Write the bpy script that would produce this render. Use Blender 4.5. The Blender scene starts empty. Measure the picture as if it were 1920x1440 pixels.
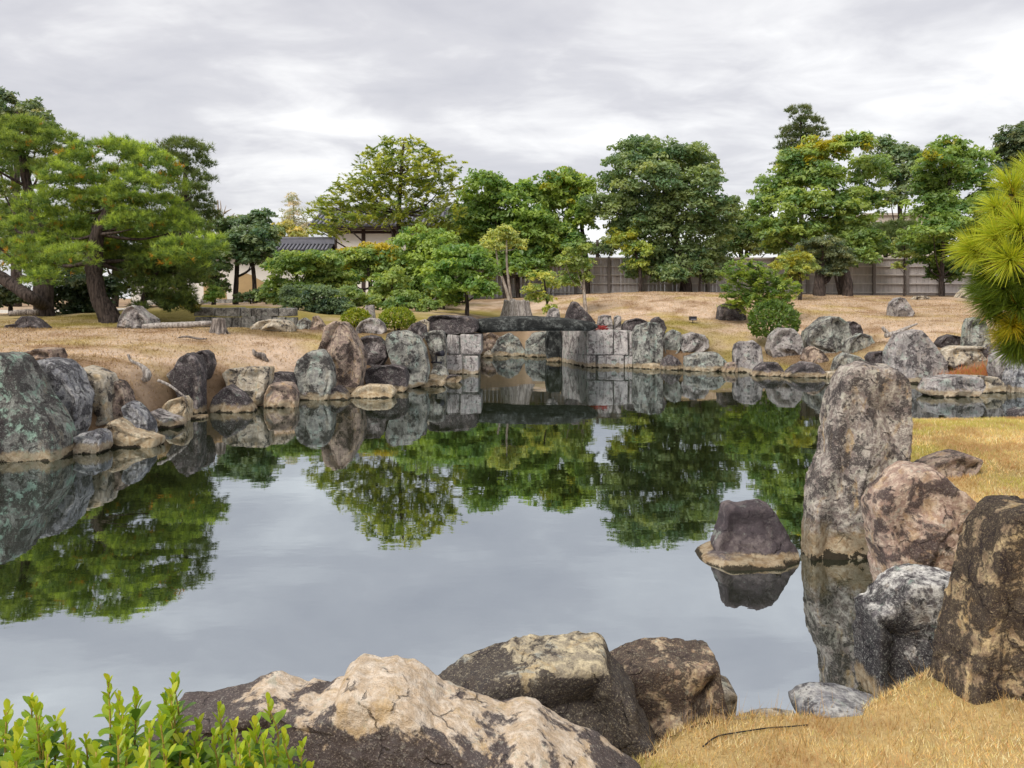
import bpy, math, random
import numpy as np
from mathutils import Vector, Matrix

random.seed(7)
rng = np.random.default_rng(7)
SC = bpy.context.scene
COL = SC.collection
R = math.radians

# ------------------------------------------------------------------ camera
# photograph grid: 1920 x 1440, focal length 1400 px, eye 2.4 m above the pond,
# level camera with a slight downward lens shift
F, CH, HY = 1400.0, 2.4, 570.0
cam = bpy.data.cameras.new('camera')
cam.sensor_width = 36.0
cam.lens = F / 1920 * 36.0
cam.shift_y = -(720 - HY) / 1920
cam.clip_start = 0.05
cam.clip_end = 3000
camo = bpy.data.objects.new('camera', cam)
camo.location = (0, 0, CH)
camo.rotation_euler = (R(90), 0, 0)
COL.objects.link(camo)
SC.camera = camo

# ------------------------------------------------------------------ world / sun / exposure
SUN_EL, SUN_AZ = R(48), R(-142)          # azimuth measured from +Y towards +X
w = bpy.data.worlds.new('World')
SC.world = w
w.use_nodes = True
nt = w.node_tree
nt.nodes.clear()
def wn(t, **k):
    n = nt.nodes.new(t)
    for a, b in k.items():
        setattr(n, a, b)
    return n
out = wn('ShaderNodeOutputWorld')
sky = wn('ShaderNodeTexSky', sky_type='NISHITA', sun_disc=False, sun_elevation=SUN_EL, sun_rotation=SUN_AZ)
sky.dust_density = 2.0
bg1 = wn('ShaderNodeBackground'); bg1.inputs[1].default_value = 0.07
bg2 = wn('ShaderNodeBackground'); bg2.inputs[1].default_value = 0.45
tc = wn('ShaderNodeTexCoord')
sep = wn('ShaderNodeSeparateXYZ')
nt.links.new(tc.outputs['Generated'], sep.inputs[0])
def wm(op, a, b=None):
    n = wn('ShaderNodeMath', operation=op)
    for i, v in enumerate((a, b)):
        if v is None: continue
        if isinstance(v, (int, float)): n.inputs[i].default_value = v
        else: nt.links.new(v, n.inputs[i])
    return n.outputs[0]
zc = wm('ADD', wm('MAXIMUM', sep.outputs[2], 0.0), 0.16)
comb = wn('ShaderNodeCombineXYZ')
nt.links.new(wm('DIVIDE', sep.outputs[0], zc), comb.inputs[0])
nt.links.new(wm('MULTIPLY', wm('DIVIDE', sep.outputs[1], zc), 1.35), comb.inputs[1])
comb.inputs[2].default_value = 3.7
def wnoise(scale, detail, rough, dist):
    n = wn('ShaderNodeTexNoise')
    n.inputs['Scale'].default_value = scale; n.inputs['Detail'].default_value = detail
    n.inputs['Roughness'].default_value = rough; n.inputs['Distortion'].default_value = dist
    nt.links.new(comb.outputs[0], n.inputs['Vector'])
    return n.outputs['Fac']
cl = wm('ADD', wm('MULTIPLY', wnoise(0.9, 6.0, 0.52, 0.5), 0.62), wm('MULTIPLY', wnoise(2.6, 5.0, 0.55, 0.4), 0.38))
ramp = wn('ShaderNodeValToRGB')
e = ramp.color_ramp.elements
e[0].position = 0.33; e[0].color = (0.66, 0.655, 0.70, 1)
e[1].position = 0.66; e[1].color = (1.34, 1.33, 1.30, 1)
m_ = e.new(0.45); m_.color = (0.78, 0.77, 0.80, 1)
m_ = e.new(0.56); m_.color = (1.04, 1.03, 1.03, 1)
nt.links.new(cl, ramp.inputs[0])
nt.links.new(ramp.outputs[0], bg2.inputs[0])
nt.links.new(sky.outputs[0], bg1.inputs[0])
mix = wn('ShaderNodeMixShader'); mix.inputs[0].default_value = 0.90
nt.links.new(bg1.outputs[0], mix.inputs[1]); nt.links.new(bg2.outputs[0], mix.inputs[2])
nt.links.new(mix.outputs[0], out.inputs[0])

sl = bpy.data.lights.new('sun', 'SUN')
sl.energy = 1.5; sl.angle = R(35); sl.color = (1.0, 0.94, 0.86)
so = bpy.data.objects.new('sun', sl)
sd = Vector((math.sin(SUN_AZ) * math.cos(SUN_EL), math.cos(SUN_AZ) * math.cos(SUN_EL), math.sin(SUN_EL)))
so.rotation_euler = sd.to_track_quat('Z', 'Y').to_euler()
so.location = (0, -10, 30)
COL.objects.link(so)

vs = SC.view_settings
vs.view_transform = 'Standard'; vs.look = 'None'; vs.exposure = 1.15; vs.gamma = 1.0
vs.use_curve_mapping = False
SC.render.engine = 'CYCLES'
SC.cycles.use_denoising = True
SC.cycles.max_bounces = 4
SC.cycles.diffuse_bounces = 2
SC.cycles.glossy_bounces = 2
SC.cycles.transmission_bounces = 3

# ------------------------------------------------------------------ helpers
def U(px, py, d):
    """a point seen at photograph pixel (px, py) that stands d metres out"""
    return np.array([(px - 960) / F * d, d, CH - (py - HY) / F * d])

def dw(py):
    """distance of the pond surface seen at row py"""
    return CH * F / (py - HY)

def _hash(ix, iy, iz):
    h = (ix * 374761393 + iy * 668265263 + iz * 2147483647 * 3 + iz * 974634777) & 0xFFFFFFFF
    h = ((h ^ (h >> 13)) * 1274126177) & 0xFFFFFFFF
    h = h ^ (h >> 16)
    return (h & 0xFFFFFF) / float(0xFFFFFF) * 2 - 1

def vnoise(p):
    p = np.asarray(p, float)
    i = np.floor(p).astype(np.int64); f = p - i
    u = f * f * f * (f * (f * 6 - 15) + 10)
    x, y, z = i[..., 0], i[..., 1], i[..., 2]
    def c(a, b, d): return _hash(x + a, y + b, z + d)
    def L(a, b, t): return a + (b - a) * t
    return L(L(L(c(0,0,0), c(1,0,0), u[...,0]), L(c(0,1,0), c(1,1,0), u[...,0]), u[...,1]),
             L(L(c(0,0,1), c(1,0,1), u[...,0]), L(c(0,1,1), c(1,1,1), u[...,0]), u[...,1]), u[...,2])

_ROT = np.array([[0.36, 0.48, -0.8], [-0.8, 0.6, 0.0], [0.48, 0.64, 0.6]])
def fbm(p, octs=4, gain=0.5, ridged=False):
    s, a, tot = 0.0, 1.0, 0.0
    for k in range(octs):
        n = vnoise(p)
        if ridged: n = 1 - 2 * np.abs(n)
        s = s + a * n; tot += a
        a *= gain; p = (p @ _ROT) * 2.03 + 7.13
    return s / tot

def mesh(name, V, Fc, mat=None, col=None, smooth=True):
    V = np.ascontiguousarray(V, np.float32); Fc = np.ascontiguousarray(Fc, np.int32)
    me = bpy.data.meshes.new(name)
    k = Fc.shape[1]
    me.vertices.add(len(V)); me.vertices.foreach_set('co', V.ravel())
    me.loops.add(Fc.size); me.loops.foreach_set('vertex_index', Fc.ravel())
    me.polygons.add(len(Fc)); me.polygons.foreach_set('loop_start', np.arange(0, Fc.size, k, dtype=np.int32))
    me.polygons.foreach_set('use_smooth', np.full(len(Fc), smooth, dtype=bool))
    if col is not None:
        a = me.color_attributes.new('Col', 'FLOAT_COLOR', 'POINT')
        c4 = np.ones((len(V), 4), np.float32); c4[:, :3] = col
        a.data.foreach_set('color', c4.ravel())
    me.update(calc_edges=True)
    if mat is not None: me.materials.append(mat)
    return me

def link(name, me, parent=None, loc=(0, 0, 0)):
    o = bpy.data.objects.new(name, me)
    o.location = loc
    COL.objects.link(o)
    if parent is not None: o.parent = parent
    return o

def tag(o, label=None, cat=None, group=None, kind=None):
    for k, v in (('label', label), ('category', cat), ('group', group), ('kind', kind)):
        if v: o[k] = v
    return o

def thing(name, label, cat, loc, group=None):
    return tag(link(name, None, None, tuple(loc)), label, cat, group)

def part(name, V, Fc, mat, parent, col=None, smooth=True, kind=None):
    """a mesh given in world coordinates, parented to an unrotated thing or part"""
    org = np.zeros(3); p = parent
    while p is not None:
        org = org + np.array(p.location); p = p.parent
    o = link(name, mesh(name, np.asarray(V) - org, Fc, mat, col, smooth), parent)
    if kind: o['kind'] = kind
    return o

def solo(name, V, Fc, mat, label, cat, group=None, col=None, smooth=True, kind=None):
    V = np.asarray(V)
    org = np.array([(V[:, 0].min() + V[:, 0].max()) / 2, (V[:, 1].min() + V[:, 1].max()) / 2, V[:, 2].min()])
    o = link(name, mesh(name, V - org, Fc, mat, col, smooth), None, tuple(org))
    return tag(o, label, cat, group, kind)

BOXF = np.array([[0,1,3,2],[4,6,7,5],[0,4,5,1],[2,3,7,6],[0,2,6,4],[1,5,7,3]])
def box(x0, x1, y0, y1, z0, z1):
    return np.array([[x, y, z] for x in (x0, x1) for y in (y0, y1) for z in (z0, z1)], float), BOXF

def merge(parts):
    Vs, Fs, n = [], [], 0
    for V, Fc in parts:
        Vs.append(V); Fs.append(np.asarray(Fc) + n); n += len(V)
    return np.vstack(Vs), np.vstack(Fs)

def tube(pts, rad, sides=8, rough=0.0, seed=0, sub=3):
    pts = np.asarray(pts, float); rad = np.asarray(rad, float)
    if sub > 1 and len(pts) > 1:      # Catmull-Rom resample
        P = np.vstack([2 * pts[0] - pts[1], pts, 2 * pts[-1] - pts[-2]])
        o, rr = [], []
        for i in range(1, len(P) - 2):
            for s in range(sub):
                t = s / sub
                a, b, c, d = P[i-1], P[i], P[i+1], P[i+2]
                o.append(0.5 * ((2*b) + (-a + c)*t + (2*a - 5*b + 4*c - d)*t*t + (-a + 3*b - 3*c + d)*t**3))
                rr.append(rad[i-1] * (1-t) + rad[i] * t)
        o.append(pts[-1]); rr.append(rad[-1])
        pts, rad = np.array(o), np.array(rr)
    n = len(pts)
    tan = np.gradient(pts, axis=0); tan /= np.linalg.norm(tan, axis=1)[:, None] + 1e-9
    up = np.array([0, 1.0, 0.0]) if abs(tan[0, 1]) < 0.9 else np.array([1.0, 0, 0])
    V = []
    ang = np.linspace(0, 2*np.pi, sides, endpoint=False)
    for i in range(n):
        a = np.cross(up, tan[i]); a /= np.linalg.norm(a) + 1e-9
        b = np.cross(tan[i], a)
        up = b if abs(np.dot(b, tan[i])) < 0.9 else up
        V.append(pts[i] + rad[i] * (np.cos(ang)[:, None] * a + np.sin(ang)[:, None] * b))
        up = np.cross(tan[i], a)
    V = np.array([np.repeat(pts[:1], sides, 0)] + V + [np.repeat(pts[-1:], sides, 0)])
    if rough:
        c = np.vstack([pts[:1], pts, pts[-1:]])[:, None, :]
        rr = np.concatenate([rad[:1], rad, rad[-1:]])[:, None]
        nn = fbm(V.reshape(-1, 3) / max(rad.max(), 1e-3) * 1.3 + seed * 3.1, 3).reshape(V.shape[:2])
        V = V + (V - c) * (nn * rough)[..., None]
    m = n + 2
    V = V.reshape(-1, 3)
    i, j = np.meshgrid(np.arange(m - 1), np.arange(sides), indexing='ij')
    j2 = (j + 1) % sides
    Fc = np.stack([i*sides + j, i*sides + j2, (i+1)*sides + j2, (i+1)*sides + j], -1).reshape(-1, 4)
    return V, Fc

# ------------------------------------------------------------------ materials
class NT:
    def __init__(s, name):
        s.m = bpy.data.materials.new(name); s.m.use_nodes = True
        s.t = s.m.node_tree; s.t.nodes.clear()
    def n(s, t, ins=None, **k):
        x = s.t.nodes.new(t)
        for a, b in k.items(): setattr(x, a, b)
        for a, b in (ins or {}).items(): s.put(x.inputs[a], b)
        return x
    def put(s, sock, v):
        if isinstance(v, bpy.types.NodeSocket): s.t.links.new(v, sock)
        elif isinstance(v, (tuple, list)) and len(v) == 3 and sock.type == 'RGBA': sock.default_value = (*v, 1)
        else: sock.default_value = v
    def noise(s, vec, scale, detail=6, rough=0.55, dist=0.0):
        return s.n('ShaderNodeTexNoise', {'Vector': vec, 'Scale': scale, 'Detail': detail, 'Roughness': rough, 'Distortion': dist}).outputs['Fac']
    def math(s, op, a, b=0.0, c=None):
        x = s.n('ShaderNodeMath', {0: a, 1: b}, operation=op)
        if c is not None: s.put(x.inputs[2], c)
        return x.outputs[0]
    def step(s, v, a, b):
        return s.n('ShaderNodeMapRange', {'Value': v, 'From Min': a, 'From Max': b}, interpolation_type='SMOOTHSTEP').outputs[0]
    def mix(s, f, a, b, mode='MIX'):
        x = s.n('ShaderNodeMix', data_type='RGBA', blend_type=mode)
        s.put(x.inputs[0], f); s.put(x.inputs[6], a); s.put(x.inputs[7], b)
        return x.outputs[2]
    def map(s, vec, scale):
        return s.n('ShaderNodeMapping', {'Vector': vec, 'Scale': scale}).outputs[0]
    def obj(s, jitter=True):
        tc = s.n('ShaderNodeTexCoord').outputs['Object']
        if not jitter: return tc
        r = s.n('ShaderNodeObjectInfo').outputs['Random']
        return s.n('ShaderNodeVectorMath', {0: tc, 1: s.n('ShaderNodeCombineXYZ', {0: s.math('MULTIPLY', r, 61.0), 1: s.math('MULTIPLY', r, 37.0), 2: 0.0}).outputs[0]}, operation='ADD').outputs[0]
    def pos(s):
        return s.n('ShaderNodeNewGeometry').outputs['Position']
    def bump(s, h, strength, dist):
        return s.n('ShaderNodeBump', {'Height': h, 'Strength': strength, 'Distance': dist}).outputs[0]
    def done(s, color, rough=0.85, normal=None, spec=0.3, **extra):
        b = s.n('ShaderNodeBsdfPrincipled', {'Base Color': color, 'Roughness': rough, 'Specular IOR Level': spec})
        for k, v in extra.items(): s.put(b.inputs[k], v)
        if normal is not None: s.put(b.inputs['Normal'], normal)
        o = s.n('ShaderNodeOutputMaterial'); s.t.links.new(b.outputs[0], o.inputs[0])
        return s.m

def rock_mat(name, dark, base, pale, lichen=(0.33,0.40,0.34), ochre=(0.46,0.30,0.11), la=0.3, oa=0.2, dk=0.5, scale=1.0, spk=0.4, streak=0.4, twotone=0.0, tz=0.62, bump=1.0, band=True, crack=0.55, bandh=0.16, aw=0.55, tx=0.0):
    scale = scale * 1.5
    N = NT(name)
    co = N.obj(); P = N.pos()
    xyz = N.n('ShaderNodeSeparateXYZ', {0: P})
    A = N.noise(co, 1.9 * scale, 7, 0.64, 0.35)
    B = N.noise(co, 6.5 * scale, 6, 0.68, 0.2)
    C = N.noise(N.map(co, (5.5, 5.5, 0.8)), 1.0 * scale, 5, 0.62, 0.2)
    D = N.noise(co, 34 * scale, 5, 0.7)
    c = N.mix(N.step(B, 0.40, 0.62), base, pale)
    c = N.mix(N.math('MULTIPLY', N.step(N.noise(N.map(co, (1.6, 1.6, .7)), 1.5 * scale, 6, 0.65, 0.6), 0.53, 0.66), min(.85, oa * 1.3)), c, ochre)
    c = N.mix(N.math('MULTIPLY', N.step(N.noise(co, 2.4 * scale, 7, 0.7, 0.4), 0.60 - 0.14*la, 0.66 - 0.1*la), min(1, 0.35 + la)), c, lichen)
    dm = N.math('ADD', N.math('MULTIPLY', A, aw), N.math('MULTIPLY', B, 1-aw))
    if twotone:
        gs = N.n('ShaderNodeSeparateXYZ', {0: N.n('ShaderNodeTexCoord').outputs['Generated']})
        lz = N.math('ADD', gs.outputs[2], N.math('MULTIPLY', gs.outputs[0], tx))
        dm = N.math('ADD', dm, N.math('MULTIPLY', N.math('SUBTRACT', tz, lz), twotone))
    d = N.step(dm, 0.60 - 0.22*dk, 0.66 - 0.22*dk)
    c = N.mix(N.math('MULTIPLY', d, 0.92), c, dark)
    c = N.mix(N.math('MULTIPLY', N.step(C, 0.52, 0.68), streak), c, dark)
    c = N.mix(N.math('MULTIPLY', N.step(D, 0.56, 0.62), spk), c, pale)
    L2 = N.noise(co, 15 * scale, 6, 0.75, 0.6)
    c = N.mix(N.math('MULTIPLY', N.step(L2, 0.57, 0.62), spk), c, N.mix(.5, pale, lichen))
    c = N.mix(N.math('MULTIPLY', N.step(D, 0.42, 0.32), 0.35), c, dark)
    E = N.noise(co, 11 * scale, 5, 0.7)
    c = N.mix(1.0, c, N.n('ShaderNodeCombineColor', {0: N.math('ADD', 0.55, N.math('MULTIPLY', E, 0.9)), 1: N.math('ADD', 0.55, N.math('MULTIPLY', E, 0.9)), 2: N.math('ADD', 0.55, N.math('MULTIPLY', E, 0.9))}).outputs[0], 'MULTIPLY')
    wv = N.n('ShaderNodeVectorMath', {0: co, 1: N.n('ShaderNodeVectorMath', {0: N.n('ShaderNodeTexNoise', {'Vector': co, 'Scale': 3.5*scale, 'Detail': 5}).outputs['Color'], 1: (.35/scale, .35/scale, .35/scale)}, operation='MULTIPLY').outputs[0]}, operation='ADD').outputs[0]
    vo = N.n('ShaderNodeTexVoronoi', {'Vector': wv, 'Scale': 0.95*scale}, feature='DISTANCE_TO_EDGE').outputs['Distance']
    ck = N.math('MULTIPLY', N.step(vo, 0.020, 0.003), N.step(N.noise(co, 2.2*scale, 3, .5), .50, .60))
    c = N.mix(N.math('MULTIPLY', ck, crack), c, dark)
    if band:
        z = N.math('SUBTRACT', xyz.outputs[2], N.math('MULTIPLY', N.math('SUBTRACT', A, 0.5), 2.2*bandh))
        z = N.math('SUBTRACT', z, N.math('MULTIPLY', N.math('SUBTRACT', D, 0.5), 0.06))
        c = N.mix(N.math('MULTIPLY', N.step(z, bandh*1.2, bandh*.75), 0.75), c, N.mix(N.step(B, .35, .65), (0.25, 0.17, 0.085), (0.45, 0.37, 0.25)))
        c = N.mix(N.step(z, 0.030, 0.012), c, (0.035, 0.028, 0.018))
    hgt = N.math('ADD', N.math('SUBTRACT', N.math('MULTIPLY', A, 0.8), N.math('MULTIPLY', ck, .5)), N.math('ADD', N.math('MULTIPLY', B, 0.55), N.math('MULTIPLY', D, 0.16)))
    return N.done(c, 0.88, N.bump(hgt, 1.0 * bump, 0.13 / scale), 0.22)

PUR = (0.032, 0.025, 0.028)
M = {}
M['dark'] = rock_mat('rock_dark_purple', PUR, (0.11, 0.088, 0.092), (0.40, 0.36, 0.34), la=0.15, oa=0.1, dk=0.75, spk=0.45)
M['pale'] = rock_mat('rock_pale', PUR, (0.38, 0.32, 0.24), (0.60, 0.54, 0.44), la=0.15, oa=0.35, dk=0.42)
M['green'] = rock_mat('rock_lichen_green', (0.038, 0.032, 0.034), (0.22, 0.21, 0.195), (0.44, 0.44, 0.38), lichen=(0.32, 0.38, 0.33), la=0.55, oa=0.12, dk=0.50, streak=0.6)
M['gdark'] = rock_mat('rock_dark_green_streaked', (0.04, 0.033, 0.033), (0.13, 0.125, 0.115), (0.36, 0.37, 0.33), lichen=(0.26, 0.36, 0.29), la=0.85, oa=0.1, dk=0.62, streak=0.95)
M['grey'] = rock_mat('rock_grey', (0.045, 0.036, 0.039), (0.25, 0.22, 0.215), (0.46, 0.43, 0.40), la=0.3, oa=0.1, dk=0.45, streak=0.45)
M['brown'] = rock_mat('rock_brown', (0.048, 0.034, 0.033), (0.24, 0.175, 0.15), (0.52, 0.41, 0.31), la=0.12, oa=0.4, dk=0.5)
M['ochre'] = rock_mat('rock_ochre', (0.075, 0.055, 0.042), (0.36, 0.27, 0.175), (0.60, 0.52, 0.38), ochre=(0.44, 0.32, 0.17), la=0.1, oa=0.4, dk=0.42)
M['white'] = rock_mat('rock_white_veined', (0.045, 0.042, 0.05), (0.22, 0.22, 0.24), (0.55, 0.54, 0.52), la=0.12, oa=0.05, dk=0.55, streak=0.7)
M['slab'] = rock_mat('rock_blue_black', (0.010, 0.011, 0.011), (0.028, 0.029, 0.028), (0.17, 0.18, 0.17), lichen=(0.2,0.22,0.2), la=0.05, oa=0.0, dk=0.62, spk=0.10)
M['near_standing'] = rock_mat('rock_near_standing', (0.042, 0.033, 0.034), (0.20, 0.16, 0.145), (0.56, 0.51, 0.44), lichen=(0.46,0.44,0.36), la=0.4, oa=0.5, dk=0.52, scale=1.8, spk=0.42, bandh=0.30)
M['near_brown'] = rock_mat('rock_near_brown', (0.06, 0.042, 0.042), (0.33, 0.225, 0.18), (0.64, 0.51, 0.40), la=0.1, oa=0.3, dk=0.52, scale=1.7, spk=.25, aw=.7)
M['near_gold'] = rock_mat('rock_near_gold', (0.032, 0.024, 0.025), (0.27, 0.195, 0.13), (0.66, 0.52, 0.30), lichen=(.5,.42,.28), la=0.2, oa=0.35, dk=0.72, scale=2.4, streak=0.95, spk=.25, aw=.6)
M['near_block'] = rock_mat('rock_near_block', (0.05, 0.036, 0.034), (0.27, 0.19, 0.135), (0.60, 0.48, 0.31), la=0.08, oa=0.3, dk=0.72, scale=2.6, streak=0.8, spk=.35, aw=.65)
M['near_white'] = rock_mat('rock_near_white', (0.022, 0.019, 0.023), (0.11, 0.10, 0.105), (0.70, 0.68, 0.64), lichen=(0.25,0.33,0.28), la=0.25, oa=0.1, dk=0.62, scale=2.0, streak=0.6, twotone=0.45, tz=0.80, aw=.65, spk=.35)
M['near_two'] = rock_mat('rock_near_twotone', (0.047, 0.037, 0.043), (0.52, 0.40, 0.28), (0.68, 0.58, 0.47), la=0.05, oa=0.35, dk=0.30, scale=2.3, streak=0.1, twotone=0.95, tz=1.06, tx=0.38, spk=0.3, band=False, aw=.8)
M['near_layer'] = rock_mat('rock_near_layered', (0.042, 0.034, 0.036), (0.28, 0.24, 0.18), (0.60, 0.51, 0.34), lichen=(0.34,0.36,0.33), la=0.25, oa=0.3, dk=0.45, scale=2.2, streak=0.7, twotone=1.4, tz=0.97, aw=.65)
M['smooth'] = rock_mat('rock_smooth_wet', (0.05, 0.04, 0.045), (0.085, 0.068, 0.072), (0.16, 0.135, 0.13), la=0.05, oa=0.0, dk=0.55, scale=1.2, spk=0.12, streak=0.2, bump=0.6, bandh=0.07)
M['ashlar'] = rock_mat('cut_stone', (0.085, 0.07, 0.07), (0.33, 0.30, 0.29), (0.52, 0.48, 0.45), lichen=(0.28,0.35,0.30), la=0.45, oa=0.05, dk=0.42, streak=1.0, bump=0.7, scale=1.2)
M['ashlar_dark'] = rock_mat('cut_stone_dark', (0.05, 0.045, 0.045), (0.16, 0.15, 0.14), (0.40, 0.38, 0.35), la=0.3, oa=0.05, dk=0.45, streak=0.75, bump=0.35)

def bark(name, a, b, sc=(14, 14, 3)):
    N = NT(name); co = N.obj()
    n1 = N.noise(N.map(co, sc), 1.0, 6, 0.65, 0.3)
    return N.done(N.mix(N.step(n1, 0.35, 0.65), a, b), 0.9, N.bump(n1, 0.9, 0.05), 0.15)
M['bark'] = bark('bark_dark', (0.022, 0.017, 0.015), (0.085, 0.066, 0.058))
M['bark_pale'] = bark('bark_pale', (0.20, 0.16, 0.13), (0.46, 0.41, 0.36))
M['drift'] = bark('weathered_wood', (0.17, 0.145, 0.13), (0.50, 0.46, 0.42), (26, 26, 3))
M['stump'] = bark('stump_wood', (0.07, 0.058, 0.052), (0.32, 0.28, 0.25), (22, 22, 2.5))

def leaf_mat(name, trans=0.35, rough=0.45, spec=0.35):
    N = NT(name)
    c = N.n('ShaderNodeVertexColor', layer_name='Col').outputs[0]
    b = N.n('ShaderNodeBsdfPrincipled', {'Base Color': c, 'Roughness': rough, 'Specular IOR Level': spec})
    t = N.n('ShaderNodeBsdfTranslucent', {'Color': N.mix(1.0, c, (1.5, 1.45, 0.7), 'MULTIPLY')})
    m = N.n('ShaderNodeMixShader', {0: trans}); N.t.links.new(b.outputs[0], m.inputs[1]); N.t.links.new(t.outputs[0], m.inputs[2])
    o = N.n('ShaderNodeOutputMaterial'); N.t.links.new(m.outputs[0], o.inputs[0])
    return N.m
M['leaf'] = leaf_mat('leaves', 0.48, 0.36, 0.5)
M['needle'] = leaf_mat('pine_needles', 0.35, 0.5, 0.3)
M['blade'] = leaf_mat('grass_blades', 0.3, 0.7, 0.15)

def plain(name, col, rough=0.8, var=0.3, sc=6.0, spec=0.3, stretch=(1, 1, 1), bumpd=0.01):
    N = NT(name); co = N.obj()
    n1 = N.noise(N.map(co, stretch), sc, 7, 0.6)
    k = N.math('ADD', 1 - var, N.math('MULTIPLY', n1, 2 * var))
    c = N.mix(1.0, col, N.n('ShaderNodeCombineColor', {0: k, 1: k, 2: k}).outputs[0], 'MULTIPLY')
    return N.done(c, rough, N.bump(n1, 0.5, bumpd), spec)
M['fence'] = plain('grey_weathered_boards', (0.50, 0.455, 0.445), 0.9, 0.5, 2.2, 0.15, (3, 3, .5))
M['fence_dark'] = plain('dark_weathered_posts', (0.24, 0.21, 0.20), 0.9, 0.35, 3, 0.15)
M['rail'] = plain('pale_weathered_rail', (0.62, 0.57, 0.54), 0.9, 0.3, 3, 0.15)
M['plaster'] = plain('white_plaster', (0.72, 0.69, 0.64), 0.9, 0.12, 0.8)
M['daub'] = plain('ochre_clay', (0.40, 0.285, 0.15), 0.95, 0.3, 1.5)
M['timber'] = plain('dark_timber', (0.045, 0.03, 0.026), 0.8, 0.3, 4)
M['tile'] = plain('grey_roof_tile', (0.155, 0.155, 0.185), 0.55, 0.35, 3, 0.4)
M['tile_dark'] = plain('dark_roof_bed', (0.05, 0.05, 0.06), 0.7, 0.3, 3, 0.3)
M['beige'] = plain('beige_concrete', (0.46, 0.41, 0.36), 0.9, 0.15, 0.5)
M['metal'] = plain('black_metal', (0.012, 0.012, 0.022), 0.45, 0.2, 8, 0.5)
M['glass'] = plain('lamp_glass', (0.16, 0.16, 0.19), 0.15, 0.1, 8, 0.6)
M['rubber'] = plain('black_cable', (0.012, 0.011, 0.011), 0.6, 0.2, 8, 0.4)
# ------------------------------------------------------------------ rock table
# outlines read off the photograph, each with its own distance and thickness
ROCKS = []
def K(name, label, mat, poly, d=None, wl=None, t=0.5, group='shore rocks', **o):
    p = np.array(poly, float).reshape(-1, 2)
    if wl is not None: d = dw(wl) + 0.75 * t
    ROCKS.append(dict(name=name, label=label, mat=mat, poly=p, d=d, wl=wl, t=t, group=group, **o))
LB, RB, MB, NR = 'rocks of the left bank', 'rocks of the right far bank', 'stones round the bridge', 'foreground rocks'
# left bank
K('standing_stone','largest dark stone at the left edge, streaked pale green, rising from the water','gdark',[-60,672,-20,662,0,657,22,658,40,670,48,688,62,706,75,740,95,760,112,785,125,812,131,858,130,872,0,886,-70,886],wl=870,t=.75,group=LB,res=1,dkm=1)
K('boulder','upright grey white streaked stone just right of the largest left stone','white',[65,700,66,682,72,672,90,668,115,675,135,695,145,725,158,745,157,790,145,808,125,815,100,770],d=12.6,t=.5,group=LB)
K('boulder','pale cracked ochre stone in the slope right of the white streaked stone','pale',[148,700,150,692,162,687,180,692,205,700,212,715,216,778,190,785,165,775,158,745],d=13.4,t=.5,group=LB)
K('boulder','brown wedge stone leaning on the pale cracked ochre stone','brown',[205,716,215,710,228,715,240,735,245,757,240,775,215,785],d=13.6,t=.35,group=LB)
K('boulder','low black and white block lying in the water beside the largest left stone','white',[130,822,150,812,185,805,198,812,201,838,165,855,132,862],wl=853,t=.35,group=LB)
K('boulder','jagged ochre rock like driftwood lying at the left waterline','ochre',[204,800,212,786,225,786,245,800,285,815,303,820,300,834,262,846,218,842,203,828],wl=841,t=.35,group=LB)
K('boulder','slanting white rock with black veins above the ochre driftwood rock','white',[233,762,246,752,258,757,272,772,286,792,289,815,265,820,243,803],d=12.95,t=.3,group=LB)
K('boulder','smooth grey tongue shaped rock sloping into the water on the left','grey',[278,778,292,768,310,777,335,783,346,793,328,808,292,818,279,805],wl=805,t=.4,group=LB)
K('boulder','squat mossy ochre stone left of the dark pillar stone','ochre',[308,760,322,748,348,742,356,752,356,786,335,790,314,778],d=15.4,t=.35,group=LB)
K('standing_stone','dark upright pillar stone on the left bank with a notched top','dark',[318,702,335,688,344,668,358,660,372,668,380,686,381,740,380,778,355,786,347,750,334,728],wl=780,t=.45,group=LB,res=1)
K('boulder','dark lump leaning on the back of the notched pillar stone','dark',[368,668,374,658,386,655,397,662,401,682,390,700,374,704],d=17.2,t=.4,group=LB)
K('boulder','thin flat ochre stone at the foot of the pillar stone','ochre',[350,783,362,779,385,779,384,788,360,793,351,790],wl=788,t=.3,group=LB)
K('boulder','dark pyramid shaped rock at the waterline under the white lichen block','dark',[398,764,405,741,430,721,456,736,480,765,470,778,425,782,400,775],wl=775,t=.45,group=LB)
K('boulder','flat topped block with white lichen above the dark pyramid rock','pale',[421,700,432,690,468,687,512,685,508,712,500,738,488,750,460,748,432,728],d=17.6,t=.5,group=LB,cuts=[((0,-.25,.97),.8)])
K('boulder','small dark cube rock behind the ochre footed block','dark',[509,708,518,697,550,699,557,715,555,735,512,735],d=18.6,t=.35,group=LB)
K('boulder','dark block with a broad ochre foot standing in the water','brown',[500,738,508,719,530,716,551,718,559,736,558,766,530,772,500,770],wl=766,t=.4,group=LB)
K('boulder','round green lichened boulder in front of the tall brown pinnacle','green',[553,692,560,672,580,658,605,655,617,668,625,690,628,715,622,735,600,750,570,748,557,720],d=18.9,t=.5,group=LB)
K('standing_stone','tall brown pinnacle rock left of the bridge, highest on the left bank','brown',[590,690,598,660,606,640,613,612,630,602,648,602,660,615,672,640,684,665,684,692,676,722,650,735,620,720],d=19.9,t=.7,group=LB,res=1)
K('boulder','low black ledge at the foot of the round green boulder','dark',[556,742,575,733,602,738,635,722,652,735,658,748,640,756,568,756],wl=751,t=.4,group=LB)
K('boulder','dark cracked boulder behind the brown pinnacle on its right','dark',[668,645,676,634,692,629,712,631,726,645,729,668,715,682,690,680],d=21.6,t=.5,group=LB)
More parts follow.
